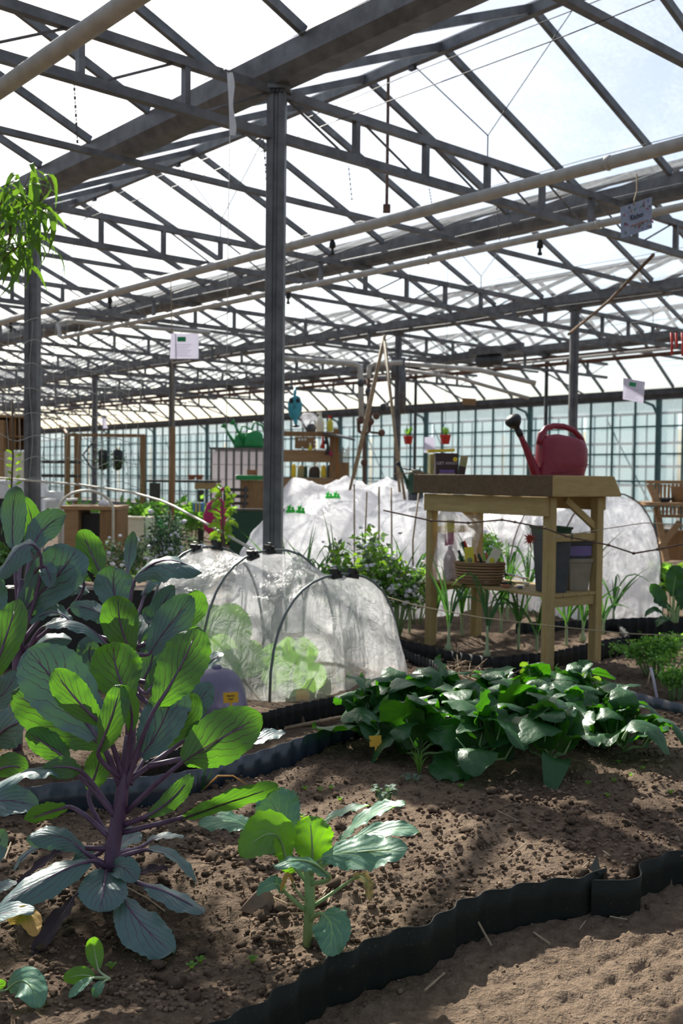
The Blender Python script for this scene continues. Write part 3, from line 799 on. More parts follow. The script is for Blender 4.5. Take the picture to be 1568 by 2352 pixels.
def px_leaf(plant, z, spec, mat, pmat, seed, prof='ob', **kw):
    """spec: stem px, blade base px, mid px, tip px, width px, roll, extra depth at base / mid / tip"""
    (sx, sy), (bx, by), (mx, my), (tx, ty), wpx, roll, (db, dm, dt) = spec[:7]
    zz = spec[7] if len(spec) > 7 else z
    S = P(sx, sy, z); B = P(bx, by, zz + db); C = P(mx, my, zz + dm); T = P(tx, ty, zz + dt)
    return add_leaf(plant, B, C, T, wpx * 1.08 / F * (zz + dm) / 2, face_cam(roll), mat, pmat, S, seed=seed, prof=prof, **kw)
# ---------------------------------------------------------------- 1 hero purple-stemmed brassica
LP, SPU = M['leaf_purple'], M['stem_purple']
z0 = 2.17
base = P(246, 2082, z0); base.z = gz(base.x, base.y) - .005
HP = thing('brassica_plant', 'tall purple-stemmed brassica plant with big blue-green leaves in the left foreground', 'plant', base)
mb = MB(); sp_ = [base] + [P(x, y, z0) for x, y in ((250, 2010), (262, 1930), (274, 1870), (283, 1800), (287, 1740), (290, 1690))]
mb.tube(sp_, [.013, .015, .0165, .0165, .013, .008, .004], 12); mb.build('stem', SPU, HP, smooth=True)
hero = [
 ((283, 1830), (362, 1618), (415, 1530), (455, 1438), 112, 188, (-.02, .0, .04)),
 ((285, 1815), (322, 1735), (375, 1660), (402, 1545), 112, 25, (.0, .02, .06)),
 ((287, 1800), (296, 1600), (268, 1540), (260, 1475), 116, 176, (.08, .10, .10)),
 ((278, 1815), (224, 1694), (140, 1580), (62, 1492), 150, 14, (-.03, .0, .02)),
 ((278, 1815), (228, 1706), (130, 1650), (26, 1590), 120, 178, (.0, .03, .05)),
 ((284, 1800), (230, 1660), (170, 1600), (124, 1537), 76, 172, (-.05, -.07, -.07)),
 ((283, 1790), (226, 1725), (256, 1650), (278, 1572), 72, 205, (-.07, -.09, -.08)),
 ((288, 1790), (300, 1680), (300, 1625), (278, 1575), 44, 190, (-.03, -.05, -.08)),
 ((290, 1865), (422, 1748), (500, 1700), (603, 1645), 122, 172, (-.06, -.05, -.02)),
 ((340, 1760), (540, 1712), (600, 1695), (655, 1684), 56, 60, (.10, .12, .14)),
 ((300, 1800), (352, 1722), (420, 1660), (440, 1590), 66, 190, (.09, .12, .12)),
 ((300, 1790), (425, 1700), (445, 1682), (460, 1655), 34, 170, (.1, .1, .1)),
 ((282, 1912), (425, 1875), (540, 1835), (640, 1806), 60, 138, (-.05, -.08, -.06)),
 ((284, 1895), (342, 1872), (395, 1835), (442, 1778), 46, 190, (-.05, -.07, -.07)),
 ((275, 1890), (172, 1778), (85, 1765), (-25, 1815), 92, 75, (-.05, -.08, -.12)),
 ((272, 1880), (160, 1748), (110, 1712), (60, 1682), 64, 165, (.0, .02, .02)),
 ((268, 1885), (186, 1772), (150, 1762), (100, 1768), 54, 200, (-.06, -.08, -.08)),
 ((262, 1935), (152, 1853), (110, 1866), (56, 1885), 52, 140, (.02, .03, .03)),
 ((262, 1940), (205, 1815), (222, 1770), (236, 1718), 60, 180, (.05, .06, .06)),
 ((250, 1990), (192, 1955), (130, 1920), (62, 1932), 60, 30, (-.03, -.05, -.06)),
 ((258, 1950), (118, 1944), (70, 1955), (30, 1998), 36, 70, (.03, .04, .02)),
 ((248, 2000), (206, 1978), (120, 2010), (-5, 2092), 82, 40, (-.08, -.14, -.2)),
 ((248, 2005), (243, 2002), (238, 2040), (230, 2096), 108, 5, (-.04, -.12, -.16)),
 ((248, 2010), (284, 2060), (322, 2120), (398, 2190), 104, 25, (-.10, -.17, -.22)),
 ((250, 1990), (332, 2032), (400, 2055), (468, 2096), 60, 50, (-.08, -.12, -.16)),
 ((255, 1975), (338, 1952), (395, 1968), (450, 2028), 44, 60, (.04, .03, .0)),
 ((258, 1960), (335, 1938), (370, 1922), (422, 1926), 38, 70, (.1, .12, .12)),
 ((256, 1970), (262, 1962), (290, 1930), (325, 1918), 60, 40, (.08, .13, .16)),
 ((252, 2000), (262, 1990), (285, 1995), (313, 2026), 58, 20, (-.02, -.06, -.08)),
 ((262, 1905), (214, 1965), (195, 1975), (170, 2010), 50, 30, (.05, .04, .02)),
]
wav = {1: .04, 3: .05, 21: .06, 22: .04}
for k, s in enumerate(hero):
    dead = None
    add = dict(pk=.24, fold=.14 if k not in (3, 22, 23) else .08, wave=wav.get(k, .085), teeth=.055, ny=17, nx=11)
    if k in (21, 23, 24, 19): add['fold'] = -.12; add['curl'] = -.2
    if k == 14: add['curl'] = -.35
    px_leaf(HP, z0, s, LP, SPU, 100 + k, 'ob', pr=.0052, **add)
for k, (s, mt_) in enumerate([(((248, 2030), (170, 1945), (110, 1975), (38, 2035), 36, 60, (.02, .0, .0)), 'leaf_deadpurple'), (((240, 2050), (170, 2060), (130, 2120), (75, 2195), 52, 40, (-.1, -.15, -.2)), 'leaf_deadpurple'), (((255, 2000), (312, 2012), (345, 2000), (385, 1998), 34, 60, (.03, .05, .05)), 'leaf_deadpurple')]):
    px_leaf(HP, z0, s, M[mt_], SPU, 200 + k, 'ob', pr=.003, wave=.16, fold=.3, label='withered dark purple leaf')
# ---------------------------------------------------------------- 2 broccoli plant
zb = 2.03
LB, SG = M['leaf_broc'], M['stem_green']
base = P(706, 2134, zb); base.z = gz(base.x, base.y) - .004
BP = thing('broccoli_plant', 'young bright green broccoli plant in the centre foreground, right of the purple-stemmed one', 'plant', base)
mb = MB(); mb.tube([base, P(712, 2060, zb), P(708, 2000, zb), P(712, 1965, zb)], [.010, .011, .010, .006], 10); mb.build('stem', SG, BP, smooth=True)
bro = [
 ((710, 2010), (674, 1912), (640, 1865), (612, 1818), 106, 8, (.06, .08, .08), 'ob'),
 ((700, 2020), (594, 1908), (530, 1892), (456, 1897), 66, 55, (.10, .1, .08), 'ob'),
 ((709, 1990), (655, 1972), (622, 1915), (552, 1968), 96, 195, (-.05, -.08, -.1), 'ob'),
 ((712, 1990), (717, 1980), (716, 1930), (710, 1874), 96, 178, (-.02, -.03, -.02), 'ob'),
 ((716, 1990), (784, 1932), (850, 1870), (930, 1846), 56, 60, (.05, .06, .02), 'ob'),
 ((714, 1985), (730, 1898), (785, 1865), (848, 1852), 40, 70, (.12, .15, .15), 'ob'),
 ((716, 2000), (806, 1935), (880, 1908), (962, 1914), 54, 45, (.0, -.02, -.04), 'ob'),
 ((714, 2010), (742, 1972), (830, 1955), (936, 1950), 88, 40, (-.06, -.09, -.12), 'ob'),
 ((712, 2030), (756, 2012), (700, 1975), (628, 1990), 52, 60, (-.08, -.13, -.16), 'ob'),
 ((706, 2095), (652, 2046), (625, 2030), (588, 2056), 38, 40, (-.03, -.06, -.08), 'ov'),
 ((712, 2115), (742, 2100), (762, 2135), (752, 2196), 88, 10, (-.08, -.13, -.16), 'ov'),
 ((710, 2000), (690, 1985), (665, 1990), (645, 1975), 30, 190, (.05, .05, .05), 'ob'),
 ((711, 2000), (770, 1975), (790, 1955), (775, 1935), 40, 20, (.02, .0, .0), 'ob'),
]
for k, s in enumerate(bro):
    px_leaf(BP, zb, s[:7], LB, SG, 300 + k, s[7], pr=.0042, wave=.11, pk=.24, teeth=.10, ny=17, nx=11, fold=-.1 if k in (2, 8, 7) else .1, curl=-.15 if k in (8, 2, 10) else 0)
px_leaf(BP, zb, ((714, 2085), (812, 2018), (838, 2020), (852, 2070), 30, 20, (.02, .0, -.02)), M['leaf_dry'], SG, 330, 'ob', pr=.003, wave=.25, fold=.4, label='wilted tan leaf')
px_leaf(BP, zb, ((708, 2075), (672, 2030), (660, 2012), (645, 2050), 14, 20, (-.04, -.06, -.07)), M['leaf_yellow'], SG, 331, 'ob', pr=.002, wave=.25, fold=.4, label='shrivelled yellow leaf')
# ---------------------------------------------------------------- 3 purple brassicas behind, left
def brassica(name, label, z, basepx, stempx, leaves, seed, mat=LP, pm=SPU, pr=.006, wv=.05):
    b = P(basepx[0], basepx[1], z); b.z = max(0, gz(b.x, b.y)) - .01
    T = thing(name, label, 'plant', b); mb = MB()
    mb.tube([b] + [P(x, y, z) for x, y in stempx], [.017] * len(stempx) + [.009], 9); mb.build('stem', pm, T, smooth=True)
    for k, s in enumerate(leaves):
        px_leaf(T, z, s, mat, pm, seed + k, 'ob', pr=pr, wave=wv * 1.5, pk=.22, fold=s[8] if len(s) > 8 else .12, curl=s[9] if len(s) > 9 else 0, ny=13, nx=9)
    return T
brassica('brassica_plant', 'blue-leaved brassica behind the tall purple-stemmed one, drooping leaf over the netting', 3.15, (300, 1640), [(300, 1560), (300, 1480), (290, 1420)], [
 ((300, 1520), (272, 1405), (262, 1350), (264, 1302), 92, 12, (.05, .08, .1)),
 ((300, 1530), (300, 1500), (276, 1430), (272, 1368), 86, 180, (-.06, -.08, -.08)),
 ((295, 1440), (312, 1330), (380, 1285), (462, 1318), 92, 55, (.0, -.05, -.08), 3.15, -.25, -.35),
 ((290, 1440), (235, 1322), (210, 1270), (186, 1216), 60, 170, (.15, .2, .2)),
 ((300, 1500), (345, 1500), (395, 1430), (440, 1368), 84, 20, (-.02, .0, .02)),
 ((300, 1490), (425, 1440), (445, 1395), (440, 1358), 62, 185, (.05, .1, .1)),
 ((300, 1540), (242, 1478), (180, 1430), (102, 1436), 74, 80, (-.08, -.1, -.12), 3.15, -.35),
 ((300, 1480), (165, 1430), (120, 1405), (68, 1432), 56, 60, (.1, .12, .12)),
 ((300, 1560), (440, 1560), (478, 1520), (515, 1502), 52, 60, (-.02, -.02, -.02)),
 ((300, 1580), (440, 1660), (460, 1610), (492, 1575), 62, 20, (-.1, -.1, -.1)),
 ((295, 1450), (292, 1312), (298, 1265), (305, 1220), 34, 30, (.25, .3, .3)),
 ((300, 1520), (320, 1470), (345, 1420), (372, 1395), 60, 40, (.1, .15, .18)),
 ((300, 1560), (340, 1590), (360, 1560), (400, 1500), 50, 200, (-.05, -.03, .0)),
 ((300, 1600), (190, 1600), (150, 1560), (110, 1570), 60, 30, (-.05, -.06, -.08)),
 ((300, 1600), (250, 1640), (200, 1620), (150, 1660), 60, 40, (-.15, -.2, -.25)),
 ((300, 1600), (340, 1640), (380, 1620), (420, 1650), 60, 30, (-.1, -.15, -.15)),
 ((300, 1500), (250, 1440), (215, 1400), (160, 1395), 60, 40, (.1, .12, .12), 3.15, -.2), ((300, 1500), (350, 1450), (365, 1400), (400, 1345), 54, 30, (.12, .15, .15)),
 ((300, 1540), (330, 1560), (352, 1500), (350, 1440), 64, 12, (.05, .08, .1)), ((300, 1560), (230, 1560), (205, 1510), (215, 1465), 66, 20, (.08, .1, .1)), ((300, 1450), (330, 1370), (350, 1330), (395, 1300), 50, 60, (.15, .18, .2), 3.15, -.3)], 400)
brassica('brassica_plant', 'blue-leaved brassica at the left back with a broad dark leaf and green sunlit patches', 3.3, (40, 1600), [(40, 1520), (45, 1420), (50, 1330)], [
 ((45, 1500), (52, 1405), (130, 1320), (178, 1262), 118, 18, (.0, .0, .05)),
 ((45, 1450), (72, 1268), (100, 1215), (152, 1182), 66, 15, (.15, .2, .2)),
 ((45, 1440), (30, 1262), (28, 1190), (38, 1116), 68, 30, (.1, .15, .15)),
 ((45, 1440), (60, 1258), (75, 1210), (55, 1140), 44, 180, (.2, .25, .25)),
 ((45, 1480), (88, 1262), (50, 1256), (-10, 1330), 66, 50, (-.05, -.08, -.1), 3.3, -.2, -.3),
 ((45, 1500), (190, 1330), (150, 1290), (100, 1265), 80, 40, (.1, .1, .1)),
 ((45, 1500), (95, 1300), (110, 1310), (115, 1350), 40, 20, (-.02, -.04, -.06)),
 ((45, 1540), (100, 1440), (135, 1430), (165, 1440), 40, 60, (.0, .0, .0)),
 ((45, 1540), (0, 1400), (-30, 1340), (-60, 1300), 80, 20, (.0, .0, .0)),
 ((45, 1540), (60, 1560), (90, 1520), (150, 1500), 50, 40, (-.1, -.1, -.1)),
 ((45, 1540), (80, 1500), (110, 1470), (165, 1470), 60, 50, (.05, .05, .05), 3.3, -.3), ((45, 1500), (20, 1420), (-5, 1400), (-30, 1440), 60, 40, (-.05, -.08, -.1), 3.3, -.3), ((45, 1560), (85, 1600), (120, 1590), (170, 1620), 70, 40, (-.1, -.15, -.2), 3.3, -.2), ((45, 1480), (130, 1370), (165, 1345), (205, 1360), 56, 60, (.15, .15, .15), 3.3, -.3)], 430)
brassica('brassica_plant', 'brassica cut off by the left edge with upright bright green leaves', 2.6, (-60, 1700), [(-60, 1600), (-55, 1520)], [
 ((-55, 1560), (-20, 1560), (15, 1460), (42, 1376), 76, 185, (-.05, -.05, .0)),
 ((-55, 1560), (-25, 1500), (-5, 1450), (20, 1400), 60, 20, (.05, .05, .05)),
 ((-55, 1600), (-30, 1625), (10, 1590), (40, 1540), 60, 20, (-.05, -.1, -.1)),
 ((-55, 1620), (-30, 1720), (10, 1675), (62, 1655), 100, 20, (-.1, -.15, -.2), 2.6, -.2, -.1),
 ((-55, 1640), (-20, 1780), (20, 1760), (62, 1770), 60, 170, (-.1, -.15, -.15)),
 ((-55, 1640), (-30, 1860), (10, 1840), (90, 1850), 80, 30, (-.1, -.15, -.15)),
 ((-55, 1560), (-30, 1440), (-20, 1380), (-10, 1330), 70, 10, (.1, .15, .15))], 450)
brassica('brassica_plant', 'low brassica at the lower left edge with a pale leaf and a yellowing one', 1.95, (-60, 2190), [(-60, 2170), (-60, 2150)], [
 ((-60, 2150), (-60, 2130), (10, 2100), (78, 2096), 66, 60, (.0, -.03, -.05)),
 ((-60, 2150), (-50, 2000), (-20, 1960), (12, 1905), 60, 20, (.0, .0, .0)),
 ((-60, 2160), (-30, 2060), (0, 2040), (40, 2030), 40, 50, (.1, .1, .1))], 470)
px_leaf(bpy.data.objects['brassica_plant.004'] if 'brassica_plant.004' in bpy.data.objects else HP, 1.95, ((-60, 2160), (20, 2118), (60, 2105), (82, 2150), 50, 20, (-.03, -.04, -.08)), M['leaf_yellow'], None, 480, 'ob', wave=.1, label='yellowing leaf')
# seedlings at the front
def small_plant(label, z, bp, leaves, mat, pm, seed, name='seedling', pr=.002, cat='seedling', **kw):
    b = P(bp[0], bp[1], z); b.z = gz(b.x, b.y) - .002
    T = thing(name, label, cat, b)
    for k, s in enumerate(leaves): px_leaf(T, z, s, mat, pm, seed + k, 'ob', pr=pr, wave=.06, **kw)
    return T
small_plant('broad-leaved green seedling in the bottom left corner', 1.78, (60, 2272), [
 ((-30, 2275), (18, 2272), (60, 2255), (92, 2315), 74, 20, (.0, -.03, -.06)), ((-30, 2275), (-25, 2270), (-5, 2262), (14, 2258), 22, 170, (.02, .02, .02))], M['leaf_broc'], SG, 490, curl=-.2)
small_plant('three-leaved green seedling on the shaded soil below the purple-stemmed plant', 1.79, (272, 2255), [
 ((252, 2248), (225, 2225), (218, 2190), (212, 2152), 40, 180, (.02, .03, .03)), ((252, 2248), (215, 2245), (185, 2240), (145, 2250), 40, 170, (.0, .0, .0)),
 ((252, 2248), (212, 2247), (185, 2265), (158, 2292), 24, 30, (-.02, -.03, -.04)), ((252, 2248), (238, 2255), (225, 2270), (216, 2290), 26, 20, (-.02, -.03, -.03))], M['leaf_broc'], M['stem_pale'], 495)
# ---------------------------------------------------------------- 4 spinach
LS = M['leaf_spinach']
sp_mesh = []
for k in range(7):
    mb = MB(); L = .098 + .012 * (k % 3); arch = (.035, .06, .02, .05, .075, .03, .045)[k]
    B = V((0, .05, .012)); T_ = V((0, .05 + L, .01 - (.05 if k % 2 else .0))); C_ = V((0, .05 + L * .5, arch))
    mb.mi = 0; blade(mb, B, C_, T_, .047 + .008 * (k % 3), face_up(), fold=.22 - .10 * (k % 3), wave=.09, pk=.24, seed=k + 50, prof='ov', ny=18, nx=11, teeth=.0, curl=-.30 + .1 * (k % 4))
    nf = len(mb.f); mb.mi = 1; mb.tube([V((0, 0, 0)), V((0, .028, .012)), B, bez(B, C_, T_, .3)], [.004, .0035, .003, .0015], 6)
    sp_mesh.append(mb.mesh('leaf', [LS, M['stem_green']], smooth=True))
sp_lab = {0: 'spinach plant at the left end of the clump beside the orange label', 1: 'spinach plant at the front left of the clump behind the grass tuft', 2: 'spinach plant in the middle of the front of the clump with big puckered leaves', 3: 'spinach plant at the front right of the clump, leaves lying on the soil', 4: 'spinach plant at the far right end of the clump with one long outstretched leaf'}
spots = [(850, 1712, 0), (965, 1745, 1), (1110, 1770, 2), (1260, 1775, 3), (1430, 1725, 4), (960, 1690, -1), (1070, 1710, -1), (1180, 1715, -1), (1300, 1705, -1), (1390, 1685, -1), (1030, 1665, -1), (1130, 1660, -1), (1230, 1655, -1), (1330, 1650, -1), (900, 1680, -1)]
rs = random.Random(5)
for si, (px, py, li) in enumerate(spots):
    b = G(px, py, .075); b.z = gz(b.x, b.y)
    lab = sp_lab[li] if li >= 0 else 'spinach plant crowded into the middle of the glossy dark green clump'
    T = thing('spinach_plant', lab, 'plant', b, group='spinach clump on the nearest bed' if li < 0 else None)
    nl = 15; off = rs.uniform(0, 6)
    for q in range(nl):
        az = off + q * 2.4; ring = q / nl
        el = math.radians(4 + 78 * ring + rs.uniform(-10, 10)); s = (1.25 - .3 * ring) * rs.uniform(.85, 1.2)
        mt = Matrix.Translation((0, 0, .01 + .06 * ring)) @ Matrix.Rotation(az, 4, 'Z') @ Matrix.Rotation(el, 4, 'X') @ Matrix.Rotation(rs.uniform(-.5, .5), 4, 'Y') @ Matrix.Diagonal((s, s, s, 1))
        inst('leaf', sp_mesh[(q + si) % 7], T, mt)
px_leaf(bpy.data.objects['spinach_plant'], 3.35, ((850, 1700), (870, 1680), (835, 1640), (782, 1658), 60, 60, (.0, .05, .05)), LS, SG, 700, 'ov', curl=-.2)
T4 = [o for o in bpy.data.objects if o.get('label') == sp_lab[4]][0]
px_leaf(T4, 3.2, ((1430, 1700), (1440, 1680), (1490, 1672), (1532, 1735), 66, 60, (.0, .0, -.05)), LS, SG, 701, 'ov', curl=-.2)
# pea seedlings poking out of the clump
for k, (x, y) in enumerate(((1215, 1565), (1358, 1590))):
    b = P(x, y + 60, 3.9); T = thing('pea_shoot', ('pale pea shoot rising from the left top of the spinach clump', 'pale pea shoot rising from the right top of the spinach clump')[k], 'seedling', b)
    mb = MB(); mb.tube([b, P(x + 3, y, 3.9), P(x - 3, y - 45, 3.9)], .0025, 5); mb.build('stem', M['stem_pale'], T)
    for q in range(5): add_leaf(T, P(x, y - q * 8, 3.9), P(x + (12 if q % 2 else -12), y - 8 - q * 8, 3.9), P(x + (22 if q % 2 else -22), y - 2 - q * 8, 3.9), .011, face_cam(160), M['leaf_lime'], prof='ov', ny=6, nx=3)
# ---------------------------------------------------------------- 5 small things on the bed
def tuft(label, bp, n, hgt, spread, mat, z=None, name='grass_tuft', cat='grass', wdt=.003, parts='blade'):
    b = G(bp[0], bp[1], .075); b.z = gz(b.x, b.y) - .002
    T = thing(name, label, cat, b); r2 = random.Random(bp[0])
    for k in range(n):
        a = r2.uniform(0, 6.3); l = hgt * r2.uniform(.6, 1.1); s = spread * r2.uniform(.3, 1)
        t = b + V((math.cos(a) * s, math.sin(a) * s, l)); m_ = b + V((math.cos(a) * s * .3, math.sin(a) * s * .3, l * .6))
        add_leaf(T, b + V((math.cos(a) * .004, math.sin(a) * .004, 0)), m_, t, wdt, face_cam(r2.choice((0, 170))), mat, prof='lan', ny=7, nx=3, name=parts)
    return T
tuft('bright green grass tuft in front of the spinach clump', (962, 1778), 13, .075, .04, M['leaf_lime'])
T = thing('weed', 'small grey-green leafy weed on the soil behind the broccoli plant', 'plant', G(880, 1835, .075))
b = T.location.copy(); b.z = gz(b.x, b.y)
r2 = random.Random(3)
for k in range(16):
    a = k * 2.4; s = .02 + .03 * (k % 4) / 3; t = b + V((math.cos(a) * s * 1.5, math.sin(a) * s, .02 + .028 * r2.random())); m_ = lerp(b, t, .6) + V((0, 0, .015))
    add_leaf(T, lerp(b, t, .45), m_ + V((0, 0, .005)), t, .010, face_up(), M['leaf_grey'], SG, stem=b, pr=.0012, prof='ob', ny=7, nx=5, seed=k)
T = thing('weed', 'pale grey rosette weed beside the bright grass tuft', 'plant', G(945, 1790, .075))
b = T.location.copy(); b.z = gz(b.x, b.y)
for k in range(6):
    a = k * 1.05; t = b + V((math.cos(a) * .035, math.sin(a) * .03, .008)); add_leaf(T, lerp(b, t, .3), lerp(b, t, .7) + V((0, 0, .012)), t, .009, face_up(), M['leaf_grey'], prof='ob', ny=6, nx=5, seed=k)
k_ = 0
for (x, y) in ((1058, 1808), (640, 1852), (693, 1870), (735, 1815), (760, 1812), (1070, 1725), (1410, 1800), (1448, 1785), (1395, 1830), (1540, 1815), (1475, 1770), (440, 2225), (460, 2205), (580, 2210), (255, 2215), (1420, 1750), (1350, 1810), (780, 1835), (700, 1812)):
    b = G(x, y, .075); b.z = gz(b.x, b.y); T = thing('seedling', 'tiny green weed seedling dotted over the bare soil of the nearest bed', 'seedling', b, 'tiny weed seedlings on the bare soil')
    for q in range(4):
        a = q * 1.57 + x; t = b + V((math.cos(a) * .012, math.sin(a) * .012, .010)); add_leaf(T, b, lerp(b, t, .5) + V((0, 0, .004)), t, .005, face_up(), M['leaf_lime'], prof='ob', ny=5, nx=3)
# garlic shoot with yellow bent leaf
b = G(462, 1818, .075); T = thing('garlic_shoot', 'thin green garlic shoot with a bent yellow leaf at the back of the bed', 'plant', b)
zz = (b - CAM).dot(FW)
for pts, mt_, r_ in (([(462, 1818), (468, 1780), (478, 1735)], 'leaf_onion', .0035), ([(462, 1818), (480, 1785), (500, 1738)], 'leaf_onion', .003), ([(462, 1818), (500, 1782), (535, 1782), (567, 1802)], 'leaf_yellow', .0028)):
    mb = MB(); mb.tube([P(x, y, zz) for x, y in pts], [r_, r_, r_ * .8, r_ * .4][:len(pts)] if len(pts) > 3 else [r_, r_ * .8, r_ * .3], 6); o = mb.build('leaf', M[mt_], T, smooth=True)
    if mt_ == 'leaf_yellow': o['label'] = 'bent yellow leaf'
# labels
def plant_label(label, px, py, z, w_=.045, h_=.03, txt=None, tilt=.15, mat='yellow_label'):
    c = P(px, py, z); T = thing('plant_label', label, 'label', c - V((0, 0, h_)))
    X = (V((1, 0, 0)) + V((0, 0, .08))).normalized(); Z = V((tilt, .25, 1)).normalized(); Z = (Z - X * Z.dot(X)).normalized()
    mb = MB(); mb.box(c, w_, .0012, h_, X, Z.cross(X), Z); mb.build('plate', M[mat], T)
    mb = MB(); mb.box(c - Z * (h_ * .5 + .035), .008, .0012, .075, X, Z.cross(X), Z); mb.build('stake', M[mat], T)
    if txt:
        for k, t in enumerate(txt): text('writing', t, .009, M['ink'], T, c + Z * (.003 - .011 * k) + X.cross(Z) * .0016, X, Z)
plant_label('orange plant label in front of the purple cloche', 530, 1602, 3.5, .052, .036, ['Boeren', 'kool'])
plant_label('yellow plant label inside the front of the netted tunnel', 694, 1597, 4.25, .052, .045)
plant_label('orange plant label half under the left spinach leaves', 862, 1702, 3.33, .04, .035, tilt=.5)
plant_label('orange plant label at the left edge behind the leaves', 2, 1662, 3.3, .03, .03)
# straw bits and the lump of brick
b = G(580, 2095, .07); T = thing('brick_lump', 'large tan wedge-shaped lump of brick left of the broccoli plant', 'stone', b)
mb = MB(); zc = (b - CAM).dot(FW)
v_ = [(545, 2092, .0), (600, 2108, -.03), (632, 2088, .0), (590, 2078, .05), (578, 2055, .0), (606, 2030, .0), (628, 2055, .01), (596, 2040, .035)]
mb.add([P(x, y, zc + d) for x, y, d in v_], [(0, 1, 4), (1, 5, 4), (1, 2, 5), (2, 6, 5), (5, 6, 7), (4, 5, 7), (0, 4, 7, 3), (3, 7, 6, 2), (0, 3, 2, 1)])
o = mb.build('lump', M['stone'], T, bevel=.003)
for k, pts in enumerate([[(548, 2020), (600, 2012), (650, 2025), (715, 2060)], [(600, 2100), (700, 2098), (770, 2100)], [(610, 2060), (660, 2085), (735, 2070), (760, 2030)], [(1163, 1982), (1208, 1948)], [(10, 1975), (25, 1935)], [(975, 2275), (1020, 2235)], [(1330, 2140), (1345, 2118)], [(1400, 2110), (1440, 2112)], [(1060, 2140), (1128, 2172)], [(1320, 2085), (1350, 2060)], [(280, 2110), (340, 2140), (378, 2160)], [(740, 2060), (775, 2025), (752, 2075)], [(1140, 1880), (1190, 1900)], [(1385, 1965), (1400, 1980)], [(1225, 2145), (1262, 2168)]]):
    zs = [G(x, y, .08 if y < 2110 and k not in (5, 6, 7, 8, 9, 14) else .008) for x, y in pts]
    zs = [V((p.x, p.y, max(p.z, gz(p.x, p.y) + .004))) for p in zs]
    mb = MB(); mb.tube(zs, .0013 + .0006 * (k % 3), 5)
    o = mb.build('dry_twig', M['straw'], None, loc=zs[0]); tag(o, ['bent dry twig left of the broccoli stem', 'straight dry twig behind the broccoli stem', 'curved dry twig beside the broccoli stem', 'twig leaning on a clod in the middle of the bare soil', 'pale twig at the left edge of the bed', 'pale splinter on the shaded path near the bottom', 'short twig on the path, sunlit', 'pale straw on the path near the right edge', 'thin straw on the shaded path below the edging', 'straw against the edging', 'dark twig on the soil under the purple-stemmed plant', 'hooked dry twig right of the broccoli stem', 'pale twig on the far bare soil', 'small pale chip beside the torn edging corner', 'short straw on the path'][k], 'twig')
